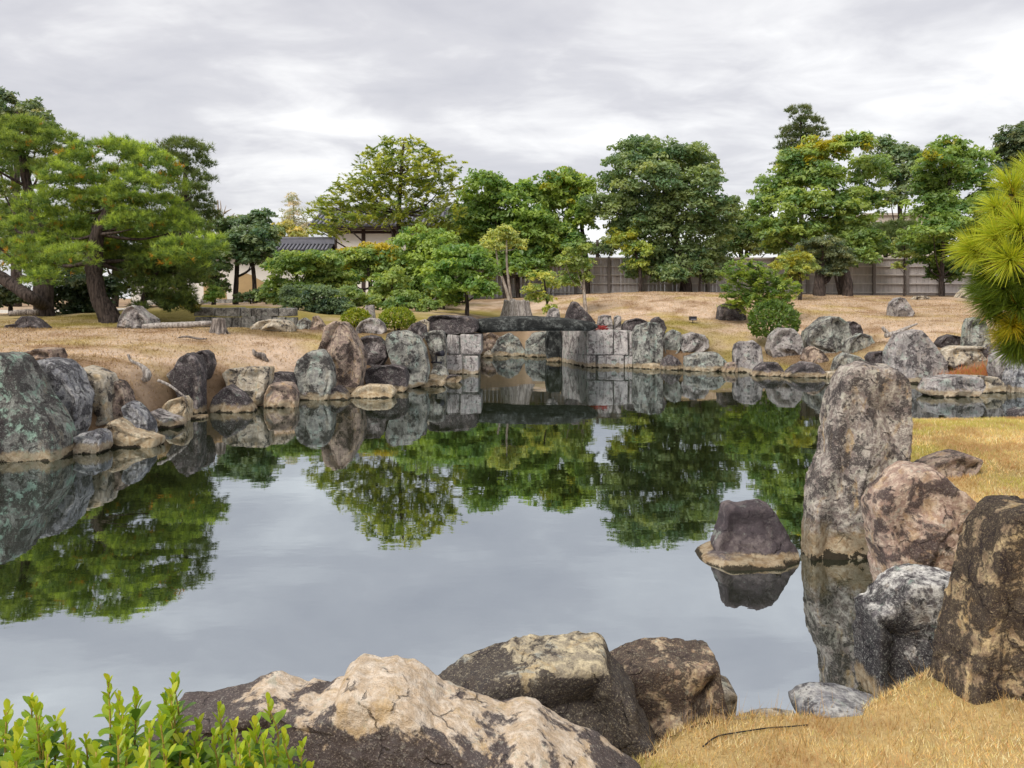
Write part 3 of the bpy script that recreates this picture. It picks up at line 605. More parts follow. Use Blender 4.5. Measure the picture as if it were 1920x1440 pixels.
def rock_mesh(poly, d, t, seed, res=0, p=0.5, cuts=(), ncut=6, disp=1.0, ext=0.15, back=1.0):
    nu, nv = [(64, 32), (96, 48), (190, 96), (320, 100)][res]
    rg = np.random.default_rng(seed)
    xz = np.stack([(poly[:, 0]-960)/F*d, CH - (poly[:, 1]-HY)/F*d], -1)
    hh = xz[:, 1].max() - xz[:, 1].min()
    low = xz[:, 1] < xz[:, 1].min() + 0.18*hh
    xz[low, 1] -= ext
    c, th, r = outline_r(xz, nu)
    size = float(np.mean(r))
    lat = np.linspace(-np.pi/2 + .015, np.pi/2 - .015, nv)
    cl_ = np.abs(np.cos(lat))**p; sl_ = np.sign(np.sin(lat)) * np.abs(np.sin(lat))**p
    Xr = r[None]*np.cos(th)[None]*cl_[:, None]; Zr = r[None]*np.sin(th)[None]*cl_[:, None]
    Yr = np.repeat(sl_[:, None], nu, 1) * t
    Yr = np.where(Yr > 0, Yr*back, Yr)
    Q = np.stack([Xr, Yr, Zr], -1).reshape(-1, 3)
    sc = np.array([np.abs(Xr).max(), t, np.abs(Zr).max()])
    q = Q / sc
    cl = [(np.array(n, float), h) for n, h in cuts]
    for _ in range(ncut):
        n = rg.normal(size=3); n[1] = np.sign(n[1] + 1e-6 - 0.25) * (abs(n[1]) + 0.7); n[2] += 0.15
        cl.append((n, rg.uniform(0.46, 0.78)))
    for _ in range((4, 2, 0, 0)[res]):          # chamfers that touch the outline
        n = rg.normal(size=3); n[1] = -abs(n[1])*.6 - .15
        cl.append((n, rg.uniform(0.80, 0.95)))
    q_o = q.copy(); al = np.repeat(np.abs(lat), nu)
    wk = np.clip((R(34) - al)/R(26), 0, 1); wk = (wk*wk*(3-2*wk))[:, None]
    for n, h in cl:
        n = n / np.linalg.norm(n)
        dist = q @ n - h
        q = q - np.clip(dist, 0, None)[:, None] * n * 0.96
    q = q*(1-wk*.88) + q_o*wk*.88
    ns = (14, 22, 46, 70)[res]
    sd_ = rg.uniform(-1.1, 1.1, (ns, 3)); hv = rg.uniform(-1, 1, ns); tv = rg.normal(size=(ns, 3))
    qw = q + .16*np.stack([fbm(q*2.1 + seed, 3), fbm(q*2.1 + seed + 31, 3), fbm(q*2.1 + seed + 57, 3)], -1)
    dd = np.linalg.norm(qw[:, None, :] - sd_[None], axis=-1)
    oi = np.argpartition(dd, 1, axis=1)[:, :2]
    da = np.take_along_axis(dd, oi, 1); sw = da[:, 0] > da[:, 1]
    i1 = np.where(sw, oi[:, 1], oi[:, 0]); ga = np.abs(da[:, 1] - da[:, 0])
    ee = np.clip(ga / .055, 0, 1); ee = ee*ee*(3-2*ee)
    chip = (hv[i1]*.055 + ((qw - sd_[i1])*tv[i1]).sum(1)*.09)*ee - (1-ee)*.06
    Q = q * sc
    nd = q / (np.linalg.norm(q, axis=1)[:, None] + 1e-6)
    s0 = seed * 1.7
    f1 = 1.1 / size
    dn = 0.035 * fbm(Q * f1 + s0, 4) + 0.035 * fbm(Q * f1 * 2.6 + s0 + 9, 4, .55, True)
    if res >= 1: dn = dn + 0.03 * fbm(Q * f1 * 7 + s0, 4, .6, True)
    dn = dn + chip*(1.0, 1.0, .8, .55)[res]
    edge = 0.35 + 0.65 * (1 - np.repeat(cl_, nu))          # keep the outline, rework the faces
    Q = Q + nd * (dn * size * disp * edge)[:, None] * np.array([1, min(1, t/size), 1])
    if res >= 2:
        Q = Q + nd * (0.012 * fbm(Q * 9 + s0, 4, .6, True) + 0.006 * fbm(Q * 30 + s0, 3))[:, None]
    V = Q + np.array([c[0], d, c[1]])
    i, j = np.meshgrid(np.arange(nv-1), np.arange(nu), indexing='ij'); j2 = (j+1) % nu
    Fc = np.stack([i*nu+j, i*nu+j2, (i+1)*nu+j2, (i+1)*nu+j], -1).reshape(-1, 4)
    a0 = len(V)
    V = np.vstack([V, V[:nu].mean(0), V[-nu:].mean(0)])
    k = np.arange(0, nu, 2)
    cap1 = np.stack([np.full(len(k), a0), (k+2) % nu, k+1, k], -1)
    b = (nv-1)*nu
    cap2 = np.stack([np.full(len(k), a0+1), b+k, b+k+1, b+(k+2) % nu], -1)
    return V, np.vstack([Fc, cap1, cap2])

for n_, r_ in enumerate(ROCKS):
    ext = 0.0 if r_.get('noext') else (0.22 if r_['wl'] else 0.14)
    V, Fc = rock_mesh(r_['poly'].copy(), r_['d'], r_['t'], n_ + 3, r_.get('res', 0), r_.get('p', .38), r_.get('cuts', ()), r_.get('ncut', 13), r_.get('disp', 1.0), ext, r_.get('back', 1.0))
    if 'foot' in r_:
        fp = np.array(r_['foot'], float).reshape(-1, 2)
        V, Fc = merge([(V, Fc), rock_mesh(fp, r_['d'] - .06, .5, 99, 1, .75, (), 2, .7, .1)])
    solo(r_['name'], V, Fc, M[r_['mat']], r_['label'], 'rock', r_['group'])
# ------------------------------------------------------------------ masonry, fence, buildings
import bmesh
def block_me(name, sx, sy, sz, bev, mat, seed=0, jit=0.0):
    """a bevelled block, base centre at the origin"""
    bm = bmesh.new()
    bmesh.ops.create_cube(bm, size=1.0)
    rg = random.Random(seed)
    for v in bm.verts:
        v.co = Vector((v.co.x*sx + rg.uniform(-jit, jit), v.co.y*sy + rg.uniform(-jit, jit), (v.co.z + .5)*sz + rg.uniform(-jit, jit)))
    if bev > 0:
        bmesh.ops.bevel(bm, geom=bm.edges[:], offset=bev, segments=2, profile=.6, affect='EDGES')
    me = bpy.data.meshes.new(name); bm.to_mesh(me); bm.free()
    me.materials.append(mat)
    return me

def oblock(name, a, b, z0, z1, depth, mat, parent, seed, bev=.05, jit=.035, gap=.018):
    """a block whose front face runs from plan point a to b; it reaches `depth` to the left of that direction"""
    a = np.array(a, float); b = np.array(b, float)
    e = b - a; L = np.linalg.norm(e); e /= L
    nrm = np.array([-e[1], e[0]])
    c = (a + b)/2 + nrm * depth/2
    o = link(name, block_me(name, L - gap, depth, z1 - z0 - gap, bev, mat, seed, jit), parent)
    org = np.array(parent.location) + (np.array(parent.parent.location) if parent.parent else 0)
    o.location = (c[0]-org[0], c[1]-org[1], z0-org[2])
    o.rotation_euler = (0, 0, math.atan2(e[1], e[0]))
    return o

def gx_(px, d): return (px-960)/F*d
def gz_(py, d): return CH-(py-HY)/F*d

bridge = thing('stone_bridge', 'low stone slab bridge on block piers across the pond inlet', 'bridge', (0.8, 27.5, 0))
V, Fc = rock_mesh(np.array([880,608,888,599,940,594,1000,593,1060,597,1108,603,1121,611,1108,619,1060,619,1000,619,960,620,900,623,884,619], float).reshape(-1, 2), 27.6, 1.25, 71, 2, .42, (), 0, .45, 0)
part('deck_slab', V, Fc, M['slab'], bridge)
# left pier
d0 = 25.55
V, Fc = box(gx_(840, d0), gx_(897, d0), d0 + .06, d0 + 1.7, -.5, gz_(629, d0))
pl = part('pier', V, Fc, M['ashlar_dark'], bridge, smooth=False)
for k, (x0, x1, y0, y1) in enumerate([(836,861,627,664),(863,902,626.5,664.5),(836,868,665.5,716),(869,898.5,665.5,716)]):
    oblock('block', (gx_(x0, d0), d0 - .02*(k % 2)), (gx_(x1, d0), d0 - .02*(k % 2)), gz_(y1, d0), gz_(y0, d0), 1.85 - .1*(k % 2), M['ashlar'], pl, 5+k)
# right pier: a front face and a face running back under the deck
A_, B_, C_ = np.array([gx_(1101, 28.2), 28.2]), np.array([gx_(1187, 28.0), 28.0]), np.array([2.02, 31.2])
Vp = np.array([[A_[0]+.1, A_[1]+.1, -.5], [B_[0]-.05, B_[1]+.12, -.5], [B_[0]-.05, 31, -.5], [C_[0]+.1, C_[1]-.1, -.5]])
Vt = Vp.copy(); Vt[:, 2] = gz_(621, 28.2)
pr = part('pier', np.vstack([Vp, Vt]), np.array([[0,3,2,1],[4,5,6,7],[0,1,5,4],[1,2,6,5],[2,3,7,6],[3,0,4,7]]), M['ashlar_dark'], bridge, smooth=False)
def lerp(a, b, t): return a + (b-a)*t
zt, zm = gz_(617.5, 28.2), gz_(666, 28.2)
for k, (t0, t1, z0, z1, m_) in enumerate([(0,.58,zm,zt,'ashlar'),(.585,.895,zm,zt-.02,'ashlar'),(.9,1,zm,zt-.05,'ashlar'),(0,.20,-.5,zm,'ashlar'),(.205,.82,-.5,zm,'ashlar'),(.825,1,-.5,zm,'ashlar')]):
    oblock('block', lerp(A_, B_, t0), lerp(A_, B_, t1), z0, z1, 1.0, M[m_], pr, 20+k)
for k, (t0, t1, z0, z1) in enumerate([(0,.33,zm,zt),(.335,.68,zm,zt-.03),(.685,1,-.5,zt),(0,.33,-.5,zm),(.335,.68,-.5,zm)]):
    oblock('block', lerp(C_, A_, 1-t1), lerp(C_, A_, 1-t0), z0, z1, .7, M['ashlar'], pr, 40+k)
# the little retaining wall under the trees
d0 = 26.4
rw = thing('retaining_wall', 'low retaining wall of two courses of grey stone blocks behind the lawn', 'wall', (gx_(457, d0), d0, gz_(612, d0)))
for row, (xs, y0, y1) in enumerate([([364,384,395,420,434,452,480,510,535,552], 593.5, 616), ([362,402,450,471,488,521,549], 576, 593)]):
    for k in range(len(xs)-1):
        oblock('block', (gx_(xs[k], d0), d0 + .05*random.random()), (gx_(xs[k+1], d0), d0 + .05*random.random()), gz_(y1, d0), gz_(y0, d0) + random.uniform(-.03, .02), .6, M['ashlar_dark'], rw, 60+row*20+k, .03, .025)
# wooden fence
d0 = 52.0
fx0, fx1 = gx_(760, d0), gx_(1900, d0)
fence = thing('wooden_fence', 'tall grey weathered board fence with rails behind the mounds', 'fence', ((fx0+fx1)/2, d0, 3))
fl = np.array(fence.location)
zb_, ztop = gz_(572, d0), gz_(485, d0)
pw = 0.278
pm = [block_me('plank', pw-.012, .03, ztop-zb_, 0, M['fence'], s, .006) for s in range(6)]
nP = int((fx1-fx0)/pw)
for k in range(nP):
    o = link('plank', pm[random.randrange(6)], fence)
    o.location = (fx0 + (k+.5)*pw - fl[0], random.uniform(-.012, .012), zb_ - fl[2] + random.uniform(-.03, .02))
for py in (484.5, 499.5, 515.5, 532, 548.5):
    hgt_ = .09 if py > 485 else .12
    me = block_me('rail', fx1-fx0+.2, .12, hgt_, .008, M['rail'], 3, 0)
    o = link('rail', me, fence); o.location = (0, -.09, gz_(py, d0) - hgt_/2 - fl[2])
pmE = block_me('post', .19, .17, ztop - zb_ + .1, .012, M['fence_dark'], 2, .004)
for k in range(int((fx1-fx0)/2.3)+1):
    o = link('post', pmE, fence); o.location = (fx0 + .35 + k*2.3 - fl[0], -.19, zb_-fl[2])

def tiled_roof(parent, x0, x1, yf, yr, yb, ze, zr, pitch, rt=.075):
    """roof bed with a run of round tiles per pitch on the front slope, and a ridge"""
    V = np.array([[x0,yf,ze],[x1,yf,ze],[x1,yr,zr],[x0,yr,zr],[x0,yb,ze],[x1,yb,ze],[x0,yf,ze-.14],[x1,yf,ze-.14],[x0,yb,ze-.14],[x1,yb,ze-.14]])
    rf = part('roof', V, np.array([[0,1,2,3],[3,2,5,4],[6,7,1,0],[8,4,5,9],[6,8,9,7],[0,3,4,0+0] if False else [6,0,4,8],[7,9,5,1]]), M['tile_dark'], parent, smooth=False)
    n = int((x1-x0)/pitch)
    org = np.array(parent.location)
    V, Fc = tube([(0, yf-.04, ze+.02), (0, yr, zr+.02)], [rt, rt], 8, 0, 0, 1)
    me = mesh('tile_row', V - np.array([0, org[1], org[2]]), Fc, M['tile'])
    for k in range(n):
        o = link('tile_row', me, rf); o.location = (x0 + (k+.5)*pitch - org[0], 0, 0)
    V, Fc = box(x0-.05, x1+.05, yr-.13, yr+.13, zr-.02, zr+.26)
    part('ridge', V, Fc, M['tile'], rf, smooth=False)
    V, Fc = tube([(x0-.08, yr, zr+.3), (x1+.08, yr, zr+.3)], [.12, .12], 8, 0, 0, 1)
    part('ridge_cap', V, Fc, M['tile'], rf)
    return rf
# plastered garden wall with a tiled coping
d0 = 46.0
gw = thing('plaster_wall', 'white plaster garden wall with grey tiled coping and ochre clay showing', 'wall', (gx_(530, d0), d0, 2.4))
V, Fc = box(gx_(250, d0), gx_(624, d0), d0-.25, d0+.25, 2.0, gz_(469, d0)); part('wall', V, Fc, M['plaster'], gw, smooth=False)
tiled_roof(gw, gx_(300, d0), gx_(626, d0), d0-.95, d0, d0+.95, gz_(471, d0), gz_(457, d0), .235)
for pts in ([446,572,446,527,452,518,462,512,474,516,488,524,500,530,512,572], [385,572,385,533,396,527,410,533,425,528,430,572], [362+150,572,516,540,530,533,545,545,560,572]):
    q = np.array(pts, float).reshape(-1, 2)
    f = np.stack([gx_(q[:, 0], d0), np.full(len(q), d0-.262), gz_(q[:, 1], d0)], -1); b = f.copy(); b[:, 1] += .05
    cpt = f.mean(0)
    n = len(q); V = np.vstack([f, b, cpt])
    tr = [[k, (k+1) % n, 2*n] for k in range(n)] + [[k, n+k, n+(k+1) % n] for k in range(n)] + [[k, n+(k+1) % n, (k+1) % n] for k in range(n)]
    part('clay_patch', V, np.array(tr), M['daub'], gw, smooth=False)
V, Fc = box(gx_(380, d0), gx_(624, d0), d0-.33, d0-.26, 2.0, gz_(561, d0)); part('plinth', V, Fc, M['ashlar_dark'], gw, smooth=False)
# gatehouse behind the layered conifer
d0 = 60.0
gh = thing('gatehouse', 'white plaster gatehouse with dark posts and tiled roof behind the layered conifer', 'building', (gx_(735, d0), d0, 3))
V, Fc = box(gx_(624, d0), gx_(850, d0), d0, d0+5, 2, gz_(428, d0)); part('wall', V, Fc, M['plaster'], gh, smooth=False)
for px in (628, 681.5, 738, 795, 846):
    V, Fc = box(gx_(px-3.5, d0), gx_(px+3.5, d0), d0-.06, d0+.1, 2, gz_(429, d0)); part('post', V, Fc, M['timber'], gh, smooth=False)
for py, hh in ((433, 5), (497, 4)):
    V, Fc = box(gx_(624, d0), gx_(850, d0), d0-.05, d0+.05, gz_(py+hh, d0), gz_(py, d0)); part('beam', V, Fc, M['timber'], gh, smooth=False)
tiled_roof(gh, gx_(585, d0), gx_(880, d0), d0-1.2, d0+2.5, d0+6.2, gz_(424, d0), gz_(398, d0+2.5), .34, .1)
V, Fc = box(gx_(598, d0), gx_(868, d0), d0-1.1, d0+.3, gz_(431, d0), gz_(427.5, d0)); part('eave', V, Fc, M['timber'], gh, smooth=False)
d0 = 78.0
bb = thing('beige_building', 'plain beige concrete block seen between trees above the fence', 'building', (gx_(1690, d0), d0, 3))
V, Fc = box(gx_(1625, d0), gx_(1760, d0), d0, d0+10, 2, gz_(404, d0)); part('wall', V, Fc, M['beige'], bb, smooth=False)
V, Fc = box(gx_(1622, d0), gx_(1763, d0), d0-.25, d0+10.2, gz_(404, d0), gz_(400, d0)); part('parapet', V, Fc, M['beige'], bb, smooth=False)
# ------------------------------------------------------------------ plants
UPV = np.array([0, 0, 1.0])
def unit(v): return v / (np.linalg.norm(v, axis=-1, keepdims=True) + 1e-9)
def sph(n, g): return unit(g.normal(size=(n, 3)))

def leaf_quads(P, nrm, L, W, g, axis=None):
    """one rhombic leaf per point, its long axis in the plane of the leaf"""
    n = len(P)
    a = unit(g.normal(size=(n, 3))) if axis is None else axis
    a = unit(a - (a * nrm).sum(1, keepdims=True) * nrm)
    b = np.cross(nrm, a)
    k_ = g.uniform(.5, 1.5, n); L = (L * k_)[:, None]; W = (W * k_ * g.uniform(.75, 1.25, n))[:, None]
    V = np.stack([P - a*L/2, P + b*W/2 - nrm*W*.12, P + a*L/2, P - b*W/2 - nrm*W*.12], 1).reshape(-1, 3)
    return V, np.arange(4*n).reshape(-1, 4)

def tufts(P, ax, k, L, wd, g, spread=1.0):
    """k needles per tuft, splayed round the tuft's axis"""
    n = len(P)
    A = np.repeat(ax, k, 0); B = np.repeat(P, k, 0)
    D = unit(A + spread * g.normal(size=A.shape) * .62)
    Ln = (L * g.uniform(.7, 1.15, len(B)))[:, None]
    s = unit(np.cross(D, g.normal(size=D.shape))) * wd / 2
    V = np.stack([B - s, B + s, B + D*Ln], 1).reshape(-1, 3)
    return V, np.arange(3*n*k).reshape(-1, 3)

GREEN = (0.105, 0.165, 0.035)
def crown_arrays(lobes, d, kind, col, g, leaf, cover, spread, ctr, tipcol=None, cl=.34, flat=None, ycol=(0.34,0.33,0.03)):
    Vs, Fs, Cs, n0 = [], [], [], 0
    cents = []
    for lb in lobes:
        cx, cy, rx, ry = lb[:4]; yel = lb[4] if len(lb) > 4 else 0.0
        off = g.uniform(-1, 1) * spread
        c = U(cx, cy, d + off)
        sc = (d + off) / F
        rX, rZ = rx*sc, ry*sc
        if kind == 'broad':
            rX *= 1.1; rZ *= 1.38
            rY = (rX + rZ) / 2
            area = 4*np.pi*((rX*rY)**1.6/3 + (rX*rZ)**1.6/3 + (rY*rZ)**1.6/3)**(1/1.6)
            rc = cl * (rX*rY*rZ)**(1/3)
            nc = max(5, int(area / (np.pi*rc*rc) * 1.35))
            dr = sph(nc, g); dr[:, 2] = np.where(dr[:, 2] < -.7, -dr[:, 2]*.6, dr[:, 2])
            cc = c + dr * np.array([rX, rY, rZ]) * g.uniform(.4, 1.0, nc)[:, None]
            rcs = rc * g.uniform(.6, 1.25, nc)
            m = np.maximum(6, (cover * 4.2 * rcs**2 / (leaf[0]*leaf[1]*.5)).astype(int))
            idx = np.repeat(np.arange(nc), m)
            d2 = sph(len(idx), g); d2[:, 2] = np.where(d2[:, 2] < -.2, np.abs(d2[:, 2]), d2[:, 2])
            P = cc[idx] + d2 * rcs[idx][:, None] * np.array([1.12, 1.12, .85]) * (g.uniform(.35, 1.08, len(idx))**.6)[:, None]
            nr = unit(d2*.9 + UPV*.55 + g.normal(size=d2.shape)*.55)
            V, Fc = leaf_quads(P, nr, leaf[0], leaf[1], g)
            tint = g.normal(0, 1, nc)[idx]; k = 4; ni = len(idx)
            yl = (g.uniform(0, 1, nc) < yel)[idx]
        elif kind == 'needle':
            rX *= 1.08; rZ *= 1.5
            rY = rX * .85
            area = np.pi*rX*rY*2.6
            nt_ = int(cover * area / (leaf[0]**2 * .40))
            rc = max(leaf[0]*1.15, .26*rX**.5)                 # needle clumps sit as little domes on the bough
            nc = max(6, int(area / (np.pi*rc*rc) * 1.5))
            dc_ = sph(nc, g); dc_[:, 2] = np.where(dc_[:, 2] < -.5, np.abs(dc_[:, 2]), dc_[:, 2])
            cc = c + dc_ * np.array([rX, rY, rZ]) * (g.uniform(.35, 1.0, nc)**.5)[:, None]
            ci = g.integers(0, nc, nt_)
            dr = sph(nt_, g); dr[:, 2] = np.where(dr[:, 2] < -.15, np.abs(dr[:, 2]), dr[:, 2])
            P = cc[ci] + dr * (rc*g.uniform(.3, 1.05, nt_)*g.uniform(.7, 1.25, nc)[ci])[:, None] * np.array([1.1, 1.1, .75])
            ax = unit(dr * np.array([.75, .75, .5]) + dc_[ci]*.35 + UPV*.6 + g.normal(size=dr.shape)*.25)
            V, Fc = tufts(P, ax, leaf[2], leaf[0], leaf[1], g)
            k = 3; ni = nt_*leaf[2]
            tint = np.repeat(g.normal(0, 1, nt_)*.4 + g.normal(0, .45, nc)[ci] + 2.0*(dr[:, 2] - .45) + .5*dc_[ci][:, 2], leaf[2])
            yl = np.repeat((g.uniform(0, 1, nt_) < (yel + .07*(dr[:, 2] < .05) + .4*(g.uniform(0, 1, nc)[ci] < .035))), leaf[2])
        else:      # 'spray': flat layered boughs, long leaflets pointing outward
            rY = rX * .9
            rZ *= 1.25
            ns = max(8, int(rX*rY*26/(leaf[0]/.22)**1.3))
            th = g.uniform(0, 2*np.pi, ns); rr = g.uniform(.1, 1, ns)**.5
            tip = c + np.stack([np.cos(th)*rr*rX, np.sin(th)*rr*rY, rZ*(.9 - 1.3*rr**2 + g.normal(0, .45, ns))], -1)
            out_ = unit(tip - (ctr + 0*tip) + 1e-3); out_[:, 2] = .12
            out_ = unit(out_ + g.normal(size=out_.shape)*.28)
            m = int(max(14, cover*26)); idx = np.repeat(np.arange(ns), m)
            s = g.uniform(-1, .15, len(idx)); bl = .62*g.uniform(.6, 1.2, ns)[idx]
            lat_ = unit(np.cross(out_, UPV))[idx]
            P = tip[idx] + out_[idx]*(s*bl)[:, None] + lat_*(g.normal(0, 1, len(idx))*.13*(.35 - s*.8))[:, None] + UPV*(g.normal(0, .03, len(idx)) - .10*s*s)[:, None]
            nr = unit(UPV + g.normal(size=P.shape)*.45)
            V, Fc = leaf_quads(P, nr, leaf[0], leaf[1], g, unit(out_[idx] + lat_*g.normal(0, .8, len(idx))[:, None]))
            tint = g.normal(0, 1, ns)[idx]; k = 4; ni = len(idx)
            yl = (g.uniform(0, 1, ns) < yel)[idx]
        base = (np.array(col)*.86 + .14*np.mean(col)) * np.array([1.06, .97, 1.0]) * {'broad': 2.6, 'needle': 2.0, 'spray': 2.0}[kind]
        cc_ = base * (1 + .16*tint + .14*g.normal(size=ni))[:, None]
        cc_[:, 0] *= 1 + .12*tint
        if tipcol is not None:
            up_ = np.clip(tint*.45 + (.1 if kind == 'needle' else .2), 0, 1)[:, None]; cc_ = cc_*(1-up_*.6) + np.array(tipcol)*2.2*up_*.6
        cc_ = np.where(yl[:, None], np.array(ycol)*g.uniform(.7, 1.2, ni)[:, None], cc_)
        cc_ = np.clip(cc_, .012, .75)
        Vs.append(V); Fs.append(Fc + n0); Cs.append(np.repeat(cc_, k, 0)); n0 += len(V)
        cents.append((c, max(rX, rZ)))
    return np.vstack(Vs), np.vstack(Fs), np.vstack(Cs), cents

TREES = 0
def tree(name, label, d, trunks, lobes, kind='broad', col=GREEN, leaf=None, cover=1.0, spread=None, tip=None, group='garden trees', barkm='bark', limbs=8, cat='tree', ycol=(0.34,0.33,0.03), cl=.34, crown='crown', ground=True, grow=1.0):
    """trunks: lists of (px, py, width px), first point on the ground; lobes: (px, py, rx, ry[, share of yellow])"""
    global TREES
    TREES += 1
    g = np.random.default_rng(1000 + TREES)
    b0 = U(trunks[0][0][0], trunks[0][0][1], d)
    if ground: b0[2] = float(ground_z(np.array([b0[0]]), np.array([d]))[0])
    root = thing(name, label, cat, b0, group)
    if leaf is None: leaf = {'broad': (.2, .1), 'needle': (.17, .016, 12), 'spray': (.22, .075)}[kind]
    lobes = [(l[0], l[1], l[2]*grow, l[3]*grow, *l[4:]) for l in lobes]
    if spread is None:
        xs = [l[0] for l in lobes]; spread = (max(xs)-min(xs)) * d/F * .28
    tp = None
    for tr in trunks:
        pts = [U(p[0], p[1], d) for p in tr]; rad = [p[2]*d/F/2 for p in tr]
        if ground:
            zg = float(ground_z(np.array([pts[0][0]]), np.array([d]))[0])
            pts = [np.array([pts[0][0], d, zg - .25])] + pts if zg < pts[0][2] - .02 else [np.array([pts[0][0], d, min(zg, pts[0][2]) - .2])] + pts[1:] if len(pts) > 1 and zg >= pts[0][2] else pts
            if len(rad) < len(pts): rad = [rad[0]*1.25] + rad
        for q in range(1, len(pts)-1): pts[q][1] += g.uniform(-.12, .12)
        V, Fc = tube(pts, rad, 10, .22, TREES, 4)
        part('trunk', V, Fc, M[barkm], root)
        if tp is None: tp, tr_ = np.array(pts), rad
    ctr = tp[-1].copy()
    V, Fc, C, cents = crown_arrays(lobes, d, kind, col, g, leaf, cover, spread, np.array([tp[:, 0].mean(), d, 0]) if kind == 'spray' else ctr, tip, cl, None, ycol)
    if kind == 'spray': pass
    part(crown, V, Fc, M['needle' if kind == 'needle' else 'leaf'], root, C, smooth=False)
    cents = sorted(cents, key=lambda q: -q[1])[:limbs]
    for c, r in cents:
        k = np.argmin(np.where(tp[:, 2] < c[2] + .1, np.linalg.norm(tp - c, axis=1), 1e9))
        s = tp[k]; r0 = max(.02, tr_[min(k, len(tr_)-1)] * (.32 if kind == 'needle' else .5))
        mid = s*.45 + c*.55 + np.array([0, 0, -.12*np.linalg.norm(c-s)]) + g.normal(size=3)*.1
        V, Fc = tube([s, mid, c + np.array([0, 0, -.05])], [r0, r0*.65, r0*.28], 6, .2, TREES, 4)
        part('limb', V, Fc, M[barkm], root)
    return root

PINE = (0.078, 0.135, 0.024); PTIP = (0.28, 0.37, 0.045); ORG = (0.50, 0.29, 0.04)
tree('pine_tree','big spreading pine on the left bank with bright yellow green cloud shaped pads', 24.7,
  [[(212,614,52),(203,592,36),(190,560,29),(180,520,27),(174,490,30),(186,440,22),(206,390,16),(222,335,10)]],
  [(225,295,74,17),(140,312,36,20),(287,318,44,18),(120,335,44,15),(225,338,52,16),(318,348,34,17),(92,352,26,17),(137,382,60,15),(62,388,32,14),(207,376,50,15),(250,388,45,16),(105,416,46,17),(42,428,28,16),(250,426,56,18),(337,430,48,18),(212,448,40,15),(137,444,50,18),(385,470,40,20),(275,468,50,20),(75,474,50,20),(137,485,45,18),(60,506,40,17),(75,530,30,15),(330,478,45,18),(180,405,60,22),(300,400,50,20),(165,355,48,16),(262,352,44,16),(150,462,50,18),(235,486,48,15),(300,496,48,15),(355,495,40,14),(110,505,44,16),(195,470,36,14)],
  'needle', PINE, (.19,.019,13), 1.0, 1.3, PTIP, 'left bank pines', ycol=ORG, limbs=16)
tree('pine_tree','darker low pine boughs drooping right of the big left pine trunk', 25.6,
  [[(262,612,14),(268,575,12),(280,530,9),(300,505,6)]], [(275,495,60,22),(312,522,54,22),(330,552,44,22),(262,530,38,20),(300,572,50,14),(240,510,36,18),(345,505,45,18),(285,550,50,20),(335,580,34,10),(360,530,30,16)],
  'needle', (.04,.068,.018), (.19,.02,12), 1.1, .5, (.12,.17,.03), 'left bank pines', ycol=(.2,.17,.03), limbs=5)
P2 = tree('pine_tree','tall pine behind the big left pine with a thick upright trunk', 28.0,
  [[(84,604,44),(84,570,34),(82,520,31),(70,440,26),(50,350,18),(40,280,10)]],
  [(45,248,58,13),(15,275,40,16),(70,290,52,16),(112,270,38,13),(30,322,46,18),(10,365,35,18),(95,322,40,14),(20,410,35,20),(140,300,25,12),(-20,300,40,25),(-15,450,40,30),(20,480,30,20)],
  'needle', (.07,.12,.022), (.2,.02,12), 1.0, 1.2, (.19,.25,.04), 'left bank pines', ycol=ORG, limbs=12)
b0 = np.array(P2.location)
V, Fc = tube([U(-70,470,27.5), U(-20,505,27.3), U(25,535,27.2), U(62,560,27.0), U(88,575,28)], [.16,.2,.22,.22,.2], 10, .25, 3, 4)
part('limb', V, Fc, M['bark'], P2)
tree('pine_tree','dark open pine with stacked tiers behind the big left pine on its right', 31.5,
  [[(342,598,16),(344,480,13),(346,380,10),(350,290,6)]],
  [(345,284,46,13),(366,308,30,11),(328,306,30,11),(376,338,25,9),(350,335,30,12),(360,364,38,11),(386,385,22,9),(370,402,32,13),(343,420,42,16),(392,412,26,13),(330,390,40,18),(375,445,35,16)],
  'needle', (.055,.088,.026), (.2,.02,11), .9, .9, (.1,.14,.04), 'left bank pines', ycol=(.12,.12,.04), limbs=12)
tree('conifer','tall bluish conifer rising behind the pines at the left frame edge', 46,
  [[(30,585,20),(32,400,14),(35,210,6)]],
  [(12,196,22,20),(15,228,32,20),(60,208,20,22),(76,230,24,18),(45,246,44,16),(100,246,14,12),(10,270,40,20),(-20,220,30,30)],
  'broad', (.06,.095,.045), (.26,.12), 1.0, 1.0, None, 'background trees')
tree('camellia_bush','dark glossy bush behind the big left pine trunk', 29.5, [[(150,600,12),(150,570,8)]],
  [(150,535,52,28),(128,565,46,24),(188,568,28,26),(205,540,25,25),(150,590,50,14)], 'broad', (.025,.045,.022), (.16,.09), 1.0, .6, None, 'left bank bushes', cat='bush', limbs=4)
tree('camellia_bush','dark low bush at the left frame edge under the leaning limb', 29.0, [[(20,592,10),(20,575,8)]],
  [(20,560,42,14),(-20,560,40,20),(10,545,30,12)], 'broad', (.025,.042,.02), (.16,.09), 1.0, .5, None, 'left bank bushes', cat='bush', limbs=3)
tree('broadleaf_tree','dark dense tree filling the gap behind the big left pine', 37, [[(215,585,14),(218,520,12),(215,440,8)]],
  [(60,430,60,34),(150,440,60,30),(240,430,60,30),(320,445,55,30),(300,505,60,26),(200,490,55,26),(110,500,55,26),(30,480,45,28),(370,500,40,24),(-10,420,40,40)], 'broad', (.04,.07,.024), (.22,.12), .8, 1.2, None, 'left bank pines', limbs=8)
